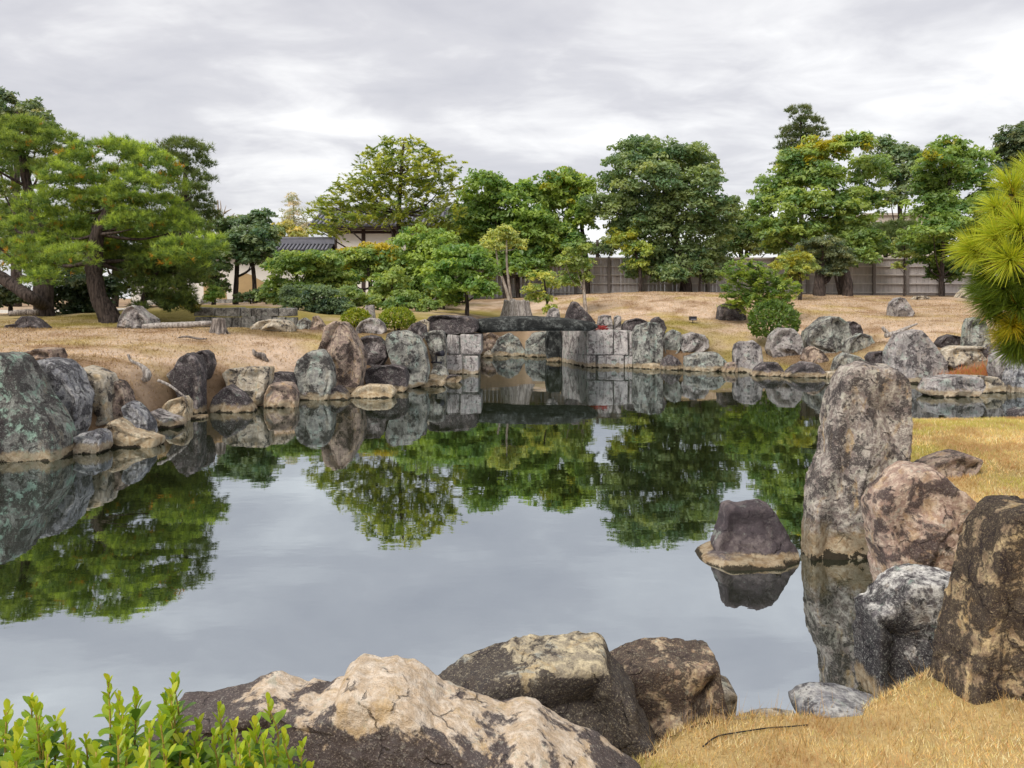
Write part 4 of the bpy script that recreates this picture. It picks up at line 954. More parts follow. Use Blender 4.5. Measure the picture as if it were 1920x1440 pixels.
# garden trees before the plaster wall and gatehouse
tree('clipped_tree','dark round headed tree with two bare trunks before the white plaster wall', 41,
  [[(443,566,11),(444,520,9),(446,470,7)], [(479,566,9),(477,520,8),(470,470,6)]],
  [(490,410,22,11),(455,425,42,15),(470,450,46,17),(440,468,30,18),(492,476,28,13),(502,440,18,14),(425,440,16,14),(470,490,30,9)], 'broad', (.055,.098,.045), (.2,.11), 1.0, .8, grow=1.18)
tree('young_tree','slim dark tree left of the two trunked round headed tree', 40, [[(402,566,8),(402,520,7),(400,490,5)]],
  [(400,480,28,17),(412,506,26,15),(390,526,24,14),(415,540,18,12),(378,500,20,14)], 'broad', (.05,.09,.03), (.2,.11), .9, .4, limbs=3)
tree('low_shrub','small bright green shrub at the foot of the plaster wall', 38, [[(403,572,3),(403,560,3)]], [(403,553,16,14),(392,560,10,8)], 'broad', (.09,.16,.03), (.14,.08), 1, .2, None, 'shrubs', cat='shrub', limbs=2)
tree('low_shrub','low dark shrub between the trunks before the plaster wall', 38.5, [[(470,574,3),(470,564,3)]], [(462,560,22,9),(488,558,18,10)], 'broad', (.04,.07,.025), (.14,.08), 1, .2, None, 'shrubs', cat='shrub', limbs=2)
tree('clipped_tree','green tree with flat clipped tiers below the tiled coping', 36.5, [[(560,590,9),(558,540,7),(552,480,5)]],
  [(548,488,36,10),(540,511,36,12),(580,500,36,13),(530,537,32,11),(592,490,36,12),(560,548,34,11),(510,500,15,9)], 'broad', (.085,.145,.035), (.17,.09), 1.0, .8, (.17,.22,.04), grow=1.18)
tree('clipped_tree','mid green bushy tree between the flat tiered tree and the yellow topped one', 37.5, [[(620,585,9),(620,540,7),(615,500,5)]],
  [(605,500,34,13),(625,525,34,14),(600,530,30,13),(640,545,30,14),(612,492,28,10),(580,545,22,12)], 'broad', (.10,.16,.04), (.17,.09), 1.0, .7, (.2,.24,.05), grow=1.18)
tree('clipped_pine','low dark blue green clipped pine before the block wall', 30.5, [[(590,612,10),(591,585,8),(590,552,5)]],
  [(585,553,46,11),(560,573,30,12),(622,578,36,13),(600,592,34,11),(550,592,22,8),(635,592,20,9)], 'broad', (.05,.085,.048), (.12,.06), 1.0, .5, (.1,.15,.05), grow=1.18)
tree('clipped_tree','tree with golden yellow leaf tips before the gatehouse wall', 39, [[(694,578,9),(695,540,8),(690,500,5)],[(708,578,6),(707,540,5)]],
  [(670,484,42,11,.05),(694,470,34,8,.9),(650,478,20,7,.9),(722,490,34,17,.2),(680,500,40,15,.1),(655,520,30,12,.25),(735,492,20,10,.2),(705,515,36,13)], 'broad', (.09,.145,.035), (.18,.1), 1.0, .7, (.2,.24,.04), ycol=(.52,.42,.03), grow=1.18)
tree('bushy_tree','dense bright green bushy tree right of the golden tipped tree', 40, [[(790,580,9),(790,540,7),(785,500,5)]],
  [(790,466,48,22),(758,498,44,20),(802,510,46,22),(770,540,50,22),(740,560,36,14),(824,480,34,22),(790,560,30,14),(745,525,30,18)], 'broad', (.088,.15,.03), (.19,.11), 1.0, .9, (.2,.25,.04), grow=1.18)
tree('round_tree','glossy round headed small tree left of the bleached stump', 35.5, [[(875,592,9),(876,566,7),(872,540,5)]],
  [(870,486,46,18),(850,515,42,20),(896,510,30,20),(870,540,46,18),(846,560,24,12),(910,545,20,13),(835,490,20,14)], 'broad', (.075,.14,.028), (.19,.11), 1.0, .6, (.17,.23,.035), grow=1.18)
tree('layered_conifer','tall yellow green conifer with flat layered boughs before the gatehouse', 47,
  [[(748,572,11),(748,480,10),(748,400,9),(752,330,7),(757,266,3)]],
  [(757,270,46,6),(712,292,46,7),(790,290,42,7),(762,307,62,7),(838,308,30,9),(700,322,46,8),(812,326,50,8),(675,342,50,8),(750,345,62,8),(828,350,42,9),(650,365,50,8),(725,366,56,8),(812,370,52,9),(612,381,36,7),(664,390,56,8),(750,390,56,8),(838,392,40,10),(590,396,24,5),(638,412,52,8),(725,408,52,6),(802,416,46,9),(602,433,36,6),(812,437,52,9),(785,452,40,8),(845,430,30,10)],
  'spray', (.135,.185,.035), (.27,.085), 1.0, .9, (.27,.29,.04), 'background trees', limbs=22)
tree('broadleaf_tree','dense deep green broadleaf tree right of the layered conifer', 49.5, [[(950,566,14),(950,520,12),(940,440,8)],[(972,560,9),(970,520,8)]],
  [(910,350,38,19),(896,394,42,28),(950,382,36,22),(922,430,50,28),(980,362,30,14),(960,440,42,28),(890,462,36,24),(992,420,40,28),(925,475,40,22),(935,500,40,16),(995,505,40,16),(1025,490,30,16),(880,420,25,25),(975,490,35,20)], 'broad', (.075,.135,.03), (.27,.15), 1.0, 1.2, (.18,.25,.04), 'background trees', grow=1.1)
tree('broadleaf_tree','broadleaf tree with yellowing top in the middle of the background', 50.5, [[(1100,560,12),(1100,500,11),(1090,420,7)]],
  [(1050,345,40,17,.35),(1082,366,42,22,.1),(1022,370,36,22),(1100,345,16,9),(1052,400,50,28),(1022,432,40,28),(1090,412,30,24),(1052,452,46,24),(1002,466,36,22),(1075,470,30,15),(1060,335,25,12,.5)], 'broad', (.08,.14,.03), (.27,.15), 1.0, 1.2, (.2,.25,.04), 'background trees', grow=1.1)
tree('broadleaf_tree','largest grey green oak in the centre right with a thick dark trunk', 48,
  [[(1286,552,30),(1284,525,20),(1278,490,17),(1262,430,13),(1245,350,8)]],
  [(1195,284,46,17),(1185,314,40,19),(1252,300,60,22),(1310,314,36,22),(1160,346,34,18),(1230,340,60,22),(1312,350,40,22),(1150,394,46,22),(1212,386,60,25),(1292,386,60,25),(1350,396,40,20),(1222,430,50,25),(1292,440,60,27),(1348,432,35,18),(1222,478,44,24),(1290,488,52,24),(1342,488,30,18),(1212,512,40,13),(1258,518,40,13),(1330,515,24,10),(1170,430,30,15)], 'broad', (.068,.112,.048), (.25,.13), .95, 1.6, (.15,.19,.07), 'background trees', limbs=14, grow=1.12)
tree('low_tree','small yellow green tree before the fence left of the oak trunk', 47, [[(1200,552,7),(1200,510,6),(1190,470,4)]],
  [(1172,450,34,15,.2),(1195,470,30,14,.1),(1195,500,26,12)], 'broad', (.13,.18,.035), (.2,.11), .9, .5, (.24,.27,.04))
tree('slender_tree','thin tree with pale forked stems behind the bleached stump', 41, [[(956,568,7),(945,530,5),(935,502,4),(930,470,3)],[(959,568,6),(954,530,5),(950,490,4),(950,450,3)]],
  [(940,448,32,14),(922,464,24,10),(968,460,20,10),(945,435,18,9)], 'broad', (.16,.20,.06), (.16,.08), .75, .5, (.25,.28,.06), barkm='bark_pale', limbs=3)
tree('sapling','sparse yellow green sapling just right of the bleached stump', 31.5, [[(1030,600,5),(1026,570,4),(1020,520,3)]],
  [(1015,520,30,8),(1036,535,20,9),(1000,545,22,9),(1020,560,20,8),(1034,580,15,8),(995,560,12,6)], 'broad', (.14,.18,.04), (.13,.06), .6, .4, (.27,.27,.04), limbs=5)
tree('young_tree','small upright tree with a pale trunk base right of the sapling', 38, [[(1097,578,8),(1095,545,6),(1090,480,4)]],
  [(1086,470,30,13),(1080,500,36,15),(1070,530,26,12),(1096,522,16,10),(1060,490,18,10)], 'broad', (.10,.15,.04), (.16,.085), .85, .5, (.2,.24,.05), barkm='bark_pale', limbs=5)
tree('broadleaf_tree','dark tree just beyond the fence between the oak and the right grove', 56, [[(1390,552,10),(1390,430,6)]],
  [(1390,418,30,22),(1384,455,36,22),(1410,445,28,24),(1360,465,25,16)], 'broad', (.07,.11,.03), (.27,.15), 1.0, .8, None, 'background trees', limbs=4)
tree('broadleaf_tree','big tree of the right grove with yellow upper leaves', 49.5, [[(1580,560,16),(1578,480,13),(1570,400,10),(1556,310,6)]],
  [(1546,285,44,17,.5),(1502,305,44,19,.4),(1600,272,38,17,.1),(1480,340,44,22),(1550,340,50,22,.12),(1450,366,40,20),(1620,330,40,26),(1500,390,60,25),(1572,390,50,27),(1640,382,30,22),(1450,430,40,22),(1500,440,46,22),(1562,440,50,25),(1610,432,40,27),(1602,478,40,22),(1640,470,30,18),(1560,488,40,18),(1430,395,25,16),(1470,465,36,16)], 'broad', (.085,.14,.038), (.26,.145), 1.0, 1.6, (.2,.25,.05), 'background trees', ycol=(.42,.38,.03), limbs=14, grow=1.08)
tree('broadleaf_tree','blue green tree behind the right grove above the beige building', 60, [[(1690,560,12),(1690,450,9),(1685,330,6)]],
  [(1660,280,36,15),(1692,296,40,17),(1650,312,30,15),(1682,332,36,22),(1702,362,30,22),(1722,300,20,13),(1670,375,26,14)], 'broad', (.075,.12,.055), (.28,.15), .85, 1.0, None, 'background trees')
tree('pine_tree','tall narrow pine standing highest behind the right grove', 62, [[(1502,560,12),(1502,400,9),(1502,215,4)]],
  [(1500,214,22,9),(1510,235,28,10),(1486,255,26,10),(1522,256,30,10),(1480,276,20,9),(1502,288,36,11),(1495,310,40,12)], 'needle', (.065,.10,.035), (.3,.045,9), 1.0, .6, None, 'background trees', ycol=(.1,.13,.04), limbs=7)
tree('broadleaf_tree','dense green tree at right whose crown hangs over the fence', 46.5, [[(1765,560,9),(1766,520,8),(1772,440,7),(1780,340,5)]],
  [(1776,280,34,14,.1),(1760,305,40,19,.08),(1816,300,40,17),(1740,340,24,22),(1790,345,50,25),(1836,335,25,20),(1750,390,42,27),(1800,400,50,27),(1750,440,46,25),(1800,455,46,25),(1842,430,25,22),(1740,480,36,22),(1790,496,40,18),(1845,380,25,25)], 'broad', (.07,.125,.03), (.25,.14), 1.0, 1.2, (.16,.22,.04), 'background trees', limbs=10, grow=1.1)
tree('conifer','dark bluish tree top at the upper right frame edge', 56, [[(1905,560,14),(1905,400,10),(1905,260,5)]],
  [(1900,262,36,17),(1888,290,30,15),(1918,286,30,22),(1924,242,20,11),(1940,270,30,25),(1900,320,35,20),(1900,370,35,30),(1910,430,35,30)], 'broad', (.055,.085,.042), (.27,.12), 1.0, 1.0, None, 'background trees')
tree('pine_tree','small flat pine bough mass below the beige building', 55, [[(1688,560,8),(1688,480,6),(1688,435,4)]],
  [(1690,430,36,9),(1678,448,42,10),(1700,465,30,9),(1665,470,25,9)], 'needle', (.06,.1,.03), (.26,.036,9), 1.0, .6, None, 'background trees', ycol=(.1,.12,.04), limbs=4)
tree('clipped_pine','dark clipped pine with layered pads and thick vine wrapped trunks before the fence', 43, [[(1537,562,24),(1538,530,20),(1540,490,13)],[(1588,562,22),(1588,530,18),(1580,490,12)]],
  [(1540,456,40,7),(1520,470,46,8,.1),(1562,476,42,10),(1572,495,30,12),(1545,500,36,10),(1560,512,30,9)], 'broad', (.055,.08,.045), (.13,.06), 1.0, .6, (.13,.15,.06), limbs=6)
tree('clipped_pine','yellow green layered shrub left of the vine wrapped trunks', 40, [[(1500,566,8),(1500,530,6),(1497,490,4)]],
  [(1495,486,32,9,.3),(1475,500,28,9,.2),(1505,508,30,10),(1485,522,24,9)], 'broad', (.13,.17,.04), (.13,.06), .95, .5, (.25,.27,.04), limbs=4)
tree('layered_shrub','loose bright green tiered small tree above the round shrub', 33.5, [[(1450,612,8),(1446,575,6),(1436,530,4),(1420,500,3)]],
  [(1396,496,26,7),(1370,512,30,7),(1412,511,32,8),(1442,526,36,9),(1386,531,32,8),(1430,546,38,9),(1470,536,32,9),(1376,551,26,8),(1412,566,42,9),(1466,561,32,10),(1376,571,18,7),(1480,580,22,10)], 'spray', (.10,.165,.035), (.17,.065), 2.0, .5, (.22,.27,.04), limbs=10)
tree('sapling','thin sapling in front of the fence right of the vine wrapped trunks', 47, [[(1695,564,4),(1695,520,3),(1696,450,2)]],
  [(1692,455,18,10),(1700,480,20,9),(1685,500,14,7)], 'broad', (.13,.17,.05), (.16,.08), .6, .4, (.22,.25,.06), limbs=3)
tree('sapling','thin leafy sapling by the fence right of the oak trunk', 47.5, [[(1312,556,5),(1312,525,4),(1318,490,3)]],
  [(1318,505,22,14),(1330,525,14,8)], 'broad', (.07,.11,.04), (.16,.08), .8, .4, None, limbs=2)
tree('low_tree','small round tree hugging the fence left of the pine bough', 48, [[(1768,560,8),(1768,530,6)]],
  [(1770,510,28,14),(1790,520,18,12),(1750,518,16,9)], 'broad', (.06,.11,.03), (.18,.1), 1.0, .4, None, limbs=3)
tree('far_tree','pale grey green feathery tree far behind the plaster wall', 75, [[(550,575,6),(550,450,4),(550,380,2)]],
  [(548,380,16,12),(552,405,22,14),(565,428,20,12),(540,425,15,12)], 'broad', (.16,.18,.14), (.25,.08), .4, .6, None, 'background trees', limbs=4)
tree('far_tree','olive green round tree behind the tiled coping', 70, [[(535,575,7),(535,450,5)]],
  [(535,436,26,14),(520,446,20,10),(560,445,22,12)], 'broad', (.15,.17,.05), (.28,.15), .9, .6, None, 'background trees', limbs=3)
BGT = [(880,60,'background tree showing between the layered conifer and the deep green broadleaf tree',[(865,430,40,24),(885,460,40,20),(850,462,34,18)]),
  (1010,61,'background tree low behind the two middle broadleaf trees',[(985,470,50,22),(1040,478,46,18),(1000,440,40,24)]),
  (1120,64,'low background tree in the gap left of the oak',[(1120,470,40,10),(1150,462,34,13)]),
  (1400,63,'background tree low behind the fence between oak and right grove',[(1370,452,44,20),(1415,440,36,24),(1440,470,44,16)]),
  (1660,66,'background tree low behind the fence below the beige building',[(1650,462,44,18),(1700,470,44,16),(1620,440,36,20)]),
  (1850,62,'background tree behind the fence beside the near pine',[(1850,440,44,28),(1880,400,40,28),(1830,470,40,20)])]
for bx, bd, bl, lb in BGT:
    tree('broadleaf_tree', bl, bd, [[(bx,560,10),(bx,500,8),(bx,450,5)]], lb, 'broad', (.055,.088,.034), (.26,.14), .9, .8, (.12,.15,.05), 'background trees', limbs=2)
UND = [(455,38.0,'low green shrub right of the two bare trunks by the plaster wall',[(500,556,26,12),(520,562,20,10)],(.08,.13,.04)),
  (650,34.0,'bushy shrub below the golden tipped tree',[(655,560,32,15),(690,566,28,13),(640,578,24,10)],(.09,.145,.04)),
  (765,34.5,'bushy shrub below the bright green bushy tree',[(765,568,36,15),(800,574,28,12),(735,580,26,10)],(.085,.14,.035)),
  (545,35.5,'leafy shrub under the flat clipped tiers',[(530,560,34,15),(560,572,30,12)],(.075,.125,.035)),
  (700,37.5,'tall shrub between the golden tipped tree and the bushy tree',[(735,530,34,20),(720,550,30,16)],(.10,.16,.04)),
  (838,38.5,'shrub at the left of the glossy round headed tree',[(832,560,26,15),(815,545,24,15)],(.07,.12,.03)),
  (655,41.5,'upper shrub before the gatehouse wall left of the golden tips',[(630,500,34,16),(655,515,34,16),(600,515,30,14)],(.085,.14,.04))]
for bx, bd, bl, lb, bc in UND:
    tree('leafy_shrub', bl, bd, [[(lb[0][0],lb[0][1]+24,5),(lb[0][0],lb[0][1],4)]], lb, 'broad', bc, (.16,.09), 1.0, .5, (.18,.22,.05), 'shrubs', cat='shrub', limbs=2)
# bare tree
bt = thing('bare_tree', 'leafless pale branched tree between the left pines and the plaster wall', 'tree', U(408, 572, 60), 'background trees')
V, Fc = tube([U(408,572,60), U(406,480,60), U(410,420,60), U(408,375,60)], [.22,.2,.13,.05], 8, .1, 1, 3); part('trunk', V, Fc, M['bark_pale'], bt)
for a, b, c in [((410,430),(418,405),(424,385)),((409,415),(402,395),(401,378)),((411,425),(430,412),(456,402)),((430,412),(436,404),(440,400)),((407,450),(395,435),(392,420)),((420,400),(426,396),(434,392)),((411,405),(414,390),(413,376))]:
    V, Fc = tube([U(*a,60), U(*b,60), U(*c,60)], [.09,.06,.02], 6, 0, 1, 3); part('limb', V, Fc, M['bark_pale'], bt)

def ball(name, label, px, py, rx, ry, d, col, tip, leaf, group='clipped shrubs', seed=1):
    """a clipped round shrub: twiggy centre, dense even shell of leaves"""
    g = np.random.default_rng(seed)
    c = U(px, py, d); r = np.array([rx, rx, ry]) * d/F
    zg = float(ground_z(np.array([c[0]]), np.array([d]))[0])
    root = thing(name, label, 'bush', (c[0], c[1], zg), group)
    n = int(4*np.pi*r[0]*r[2] / (leaf[0]*leaf[1]*.5) * 1.7)
    dr = sph(n, g); dr[:, 2] = np.where(dr[:, 2] < -.75, -dr[:, 2], dr[:, 2])
    lump = 1 + .09*fbm(dr*3 + seed, 3) + .05*fbm(dr*9, 2)
    P = c + dr*r*(lump * g.uniform(.84, 1.06, n))[:, None]
    nr = unit(dr*.5 + UPV*.3 + g.normal(size=dr.shape)*.7)
    V, Fc = leaf_quads(P, nr, leaf[0], leaf[1], g, unit(dr + UPV*.6 + g.normal(size=dr.shape)*.5))
    cc_ = np.array(col)*(1 + .2*g.normal(size=n))[:, None]
    k = np.clip(.5*fbm(dr*4+2, 2) + .35*g.normal(size=n) + .35, 0, 1)[:, None]
    cc_ = np.clip(cc_*(1-k) + np.array(tip)*k, .01, .7)
    part('foliage', V, Fc, M['leaf'], root, np.repeat(cc_, 4, 0), smooth=False)
    for q in range(5):
        a = q*1.3
        V, Fc = tube([(c[0]+.05*math.cos(a), d+.05*math.sin(a), zg-.1), (c[0]+r[0]*.3*math.cos(a), d+r[0]*.3*math.sin(a), c[2]-.1*r[2]), (c[0]+r[0]*.7*math.cos(a), d+r[0]*.7*math.sin(a), c[2]+r[2]*.4)], [.03,.02,.008], 6, 0, 0, 3)
        part('stem', V, Fc, M['bark'], root)
    return root
ball('clipped_bush', 'left of two clipped yellow green bushes beside the brown pinnacle', 668, 598, 27, 20, 26.2, (.17,.23,.02), (.36,.38,.02), (.10,.045), seed=4)
ball('clipped_bush', 'right and larger of two clipped yellow green bushes left of the bridge', 744, 599, 33, 22, 25.6, (.15,.22,.02), (.33,.37,.02), (.10,.045), seed=5)
ball('round_shrub', 'round mid green shrub on the right bank beside the grey boulders', 1450, 603, 44, 38, 29.6, (.075,.14,.03), (.17,.25,.04), (.13,.07), seed=6)
# ------------------------------------------------------------------ overhanging pine at the right
g = np.random.default_rng(55)
zt_ = float(ground_z(np.array([3.75]), np.array([3.3]))[0])
np_ = thing('pine_tree', 'near pine reaching in from the right frame edge with long bright needles', 'tree', (3.75, 3.3, zt_))
V, Fc = tube([(3.75,3.3,zt_-.2),(3.7,3.3,zt_+.6),(3.55,3.25,zt_+1.5),(3.5,3.2,zt_+2.4),(3.35,3.15,zt_+3.2)], [.15,.13,.11,.085,.05], 12, .2, 5, 5)
part('trunk', V, Fc, M['bark'], np_)
limbs_ = [([(3.52,3.22,2.15),(3.0,3.1,2.2),(2.45,3.0,2.42),(2.15,2.95,2.72)], .035), ([(3.52,3.22,2.0),(2.9,3.05,2.15),(2.3,2.95,2.45),(1.92,2.9,2.6)], .032), ([(3.55,3.24,1.75),(2.9,3.1,1.95),(2.35,3.0,2.3),(2.05,2.95,2.45)], .03), ([(3.55,3.24,1.6),(2.95,3.1,1.9),(2.4,3.02,2.2),(2.08,2.95,2.3)], .03)]
for pts, r0 in limbs_:
    V, Fc = tube(pts, [r0, r0*.8, r0*.55, r0*.25], 8, .15, 8, 5); part('limb', V, Fc, M['bark'], np_)
TU = [(1826,470,58,2.9,'y',(-.8,-.2,.35)),(1895,350,56,2.95,'y',(-.35,-.2,.85)),(1868,392,52,2.9,'y',(-.75,-.25,.55)),(1912,425,62,2.75,'y',(-.45,-.5,.6)),(1868,445,60,2.8,'y',(-.8,-.3,.4)),(1893,488,62,2.75,'y',(-.6,-.5,.2)),
 (1852,522,48,2.95,'g',(-.85,-.2,.2)),(1882,542,54,2.9,'g',(-.7,-.3,.3)),(1858,566,48,3.0,'g',(-.85,-.2,.1)),(1908,572,54,2.9,'g',(-.5,-.5,.3)),(1870,592,46,3.0,'g',(-.75,-.3,.1)),(1898,612,46,2.95,'o',(-.6,-.5,.2)),(1914,634,46,3.0,'g',(-.5,-.5,-.1)),(1900,655,42,3.05,'g',(-.6,-.3,-.2)),
 (1948,380,60,2.9,'y',(-.3,-.5,.8)),(1955,450,60,2.8,'y',(-.3,-.6,.5)),(1950,520,60,2.85,'g',(-.3,-.6,.4)),(1960,590,60,2.9,'g',(-.3,-.6,.2)),(1955,650,55,3.0,'g',(-.4,-.5,0)),(1935,325,50,3.0,'y',(-.2,-.2,.95)),(1985,420,60,2.95,'y',(0,-.6,.7)),(1995,520,60,2.9,'g',(0,-.7,.5)),(1930,500,55,3.1,'g',(-.4,-.2,.4)),(1915,540,55,3.15,'g',(-.5,-.1,.4)),(1925,610,50,3.1,'g',(-.4,-.1,.3)),(1840,545,40,3.1,'g',(-.9,0,.2)),(1880,570,45,3.15,'g',(-.7,0,.3)),(1905,395,52,3.05,'y',(-.6,0,.6)),(1888,420,50,3.05,'y',(-.7,.1,.5)),(1920,460,55,3.1,'g',(-.5,.2,.4)),(1880,480,50,3.1,'g',(-.6,.2,.3)),(1850,488,44,3.0,'y',(-.8,.1,.2)),(1905,515,50,3.0,'g',(-.5,.1,.4)),(1935,560,50,3.0,'g',(-.3,-.3,.3)),(1885,630,40,3.1,'o',(-.6,0,0)),(1925,665,40,3.1,'g',(-.3,-.3,0)),(1990,600,50,3.0,'g',(0,-.5,.4)),(1990,350,50,3.0,'y',(0,-.3,.9))]
TC = {'y': ((.27,.37,.03), (.56,.58,.06)), 'g': ((.06,.11,.02), (.20,.29,.03)), 'o': ((.26,.30,.02), (.58,.48,.04))}
for px, py, r, d, kc, ax in TU:
    c = U(px, py, d); L = r*d/F*1.02
    ax = unit(np.array(ax, float)[None])[0]
    k = int(g.uniform(300, 420))
    root = c - ax*L*.45
    B = root + ax*(g.uniform(0, .5, k)*L)[:, None]
    D = sph(k, g); dt = D @ ax
    D = np.where((dt < -.15)[:, None], D - 2*dt[:, None]*ax, D)
    D = unit(D*.8 + ax*.42 + g.normal(size=D.shape)*.08)
    L = L*g.uniform(.85, 1.08)
    s = unit(np.cross(D, g.normal(size=D.shape)))*.0012
    Ln = (L*g.uniform(.78, 1.08, k))[:, None]
    mid = B + D*Ln*.55 + UPV*.004
    tip = B + D*Ln - UPV*(.06*Ln)
    V = np.stack([B-s, B+s, mid+s*.9, mid-s*.9, tip+s*.2, tip-s*.2], 1).reshape(-1, 3)
    q = np.arange(k)*6
    Fc = np.concatenate([np.stack([q, q+1, q+2, q+3], -1), np.stack([q+3, q+2, q+4, q+5], -1)])
    a, b = TC[kc]; t_ = g.uniform(0, 1, k)[:, None]
    cc_ = np.array(a)*(1-t_) + np.array(b)*t_
    cc_ = np.where(((g.uniform(0, 1, k) < .09) & (B @ ax < (root @ ax) + .2*L))[:, None], np.array(ORG), cc_)
    part('needle_tuft', V, Fc, M['needle'], np_, np.repeat(cc_, 6, 0), smooth=False)
    # the shoot that carries the tuft
    inner = c + np.array([.22, .12, -.10])
    V, Fc = tube([inner + np.array([.12, .05, -.02]), inner, root, c + ax*L*.15], [.012, .010, .0075, .004], 6, .1, 2, 3)
    part('shoot', V, Fc, M['bark'], np_)

# ------------------------------------------------------------------ foreground shrub
def leaf_mat_solid(name, a, b):
    N = NT(name)
    r = N.n('ShaderNodeObjectInfo').outputs['Random']
    v = N.noise(N.n('ShaderNodeTexCoord').outputs['Object'], 60, 3, .5)
    c = N.mix(r, a, b)
    c = N.mix(N.math('MULTIPLY', v, .35), c, tuple(x*.6 for x in a))
    p = N.n('ShaderNodeBsdfPrincipled', {'Base Color': c, 'Roughness': .38, 'Specular IOR Level': .4})
    t = N.n('ShaderNodeBsdfTranslucent', {'Color': N.mix(1., c, (1.5, 1.45, .6), 'MULTIPLY')})
    m = N.n('ShaderNodeMixShader', {0: .38}); N.t.links.new(p.outputs[0], m.inputs[1]); N.t.links.new(t.outputs[0], m.inputs[2])
    o = N.n('ShaderNodeOutputMaterial'); N.t.links.new(m.outputs[0], o.inputs[0])
    return N.m
LM = [leaf_mat_solid('young_leaf', (.36,.47,.035), (.52,.52,.05)), leaf_mat_solid('leaf_mid', (.20,.36,.03), (.30,.43,.03)), leaf_mat_solid('old_leaf', (.08,.17,.03), (.14,.26,.035))]
def leaf_shape(L, W, curl):
    """a pointed oval leaf, folded on its midrib and curling outward, base at the origin, length along +Z, face to +Y"""
    ts = np.array([0, .18, .42, .68, .88, 1.0]); ws = np.array([.10, .42, .86, 1.0, .62, .03])
    V = []
    for t, w_ in zip(ts, ws):
        y = -curl*L*t*t
        for s in (-1, 0, 1): V.append((s*w_*W/2, y + abs(s)*w_*W*.16, t*L))
    V = np.array(V); Fc = []
    for i in range(5):
        for s in (0, 1): Fc.append([i*3+s, i*3+s+1, (i+1)*3+s+1, (i+1)*3+s])
    return V, np.array(Fc)
g = np.random.default_rng(77)
zs = float(ground_z(np.array([-1.1]), np.array([1.9]))[0])
fs = thing('leafy_shrub', 'bright yellow green leafy shrub at the bottom left corner', 'shrub', (-1.1, 1.9, zs))
LSH = [leaf_shape(.050, .023, c_) for c_ in (.05, .22, .4)]
LME = [[mesh('leaf', V, Fc, m_) for V, Fc in LSH] for m_ in LM]
tops = [(12,1322,1.9),(38,1352,1.75),(58,1300,1.95),(66,1312,1.85),(103,1338,1.9),(120,1362,1.8),(203,1266,1.95),(230,1328,1.85),(256,1292,2.0),(326,1266,1.95),(300,1330,1.85),(280,1352,1.75),(412,1314,2.05),(440,1350,1.9),(502,1304,2.1),(478,1350,1.95),(532,1372,2.0),(566,1388,2.1),(372,1398,1.85),(160,1374,1.85),(180,1396,1.75),(340,1372,1.9),(400,1366,1.95),(90,1400,1.7),(30,1396,1.7),(240,1386,1.75),(130,1404,1.8),(312,1404,1.7),(450,1400,1.85),(505,1410,1.95),(545,1424,2.0),(60,1380,1.9),(215,1350,1.95),(370,1345,2.0),(5,1350,2.0),(-20,1330,1.9),(270,1410,1.8),(420,1425,1.8),(350,1425,1.75),(200,1425,1.7),(150,1430,1.7),(480,1432,1.8),(20,1430,1.65),(100,1432,1.65),(580,1432,2.05),(-40,1380,1.8),(250,1340,2.05),(310,1300,2.05),(460,1380,2.0),(520,1395,2.05),(75,1345,2.05),(130,1385,2.0)]
leaves = []
STEM = plain('green_brown_stem', (.34,.24,.06), .7, .2, 20)
tops = tops + [(px + g.uniform(-28, 28), py + g.uniform(22, 60), d + g.uniform(-.15, .12)) for px, py, d in tops]
for px, py, d in tops:
    top = U(px, py + 14, d)
    b = np.array([-1.1 + (top[0]+1.1)*.55, 1.95 + (top[1]-1.95)*.4, zs])
    mid = (top + b)/2 + np.array([g.uniform(-.04, .04), g.uniform(-.04, .04), .06])
    low = top + np.array([g.uniform(-.02, .02), g.uniform(-.02, .02), -.16])
    V, Fc = tube([b - np.array([0, 0, .08]), mid*.6 + b*.4, low, top], [.006, .005, .0032, .0018], 6, 0, 0, 4)
    part('stem', V, Fc, STEM, fs)
    n = 34
    for q in range(n):
        t = q / (n-1)                              # 0 tip .. 1 low
        p = top*(1 - t) + (low + (low - top)*.8)*t
        a = q*2.4 + g.uniform(-.3, .3)
        tilt = R(14 + 58*min(1, t*2.2) + g.uniform(-20, 20))
        size = (.62 + .55*min(1, t*2.5))*g.uniform(.62, 1.25)
        yv = 0 if t < .16 else (1 if t < .42 else 2)
        if g.uniform() < .22: yv = min(2, max(0, yv + g.choice([-1, 1])))
        M4 = Matrix.Translation(Vector(p)) @ Matrix.Rotation(a, 4, 'Z') @ Matrix.Rotation(tilt, 4, 'X') @ Matrix.Diagonal((size, size, size, 1))
        # rotating about X by +tilt leans +Z towards -Y
        leaves.append((t + .25*(d-1.65), M4, yv, int(min(2, t*4))))
leaves.sort(key=lambda q: q[0])
off_ = Matrix.Translation(-Vector(fs.location))
for _, M4, yv, cv in leaves[:300]:
    o = link('leaf', LME[yv][cv], fs); o.matrix_basis = off_ @ M4
for yv in range(3):
    Vs, Fs, n0 = [], [], 0
    for _, M4, y2, cv in leaves[300:]:
        if y2 != yv: continue
        V, Fc = LSH[cv]; A4 = np.array(off_ @ M4)
        Vs.append(V @ A4[:3, :3].T + A4[:3, 3]); Fs.append(Fc + n0); n0 += len(V)
    if Vs:
        o = link('leaves', mesh('leaves', np.vstack(Vs), np.vstack(Fs), LM[yv]), fs); o['kind'] = 'stuff'

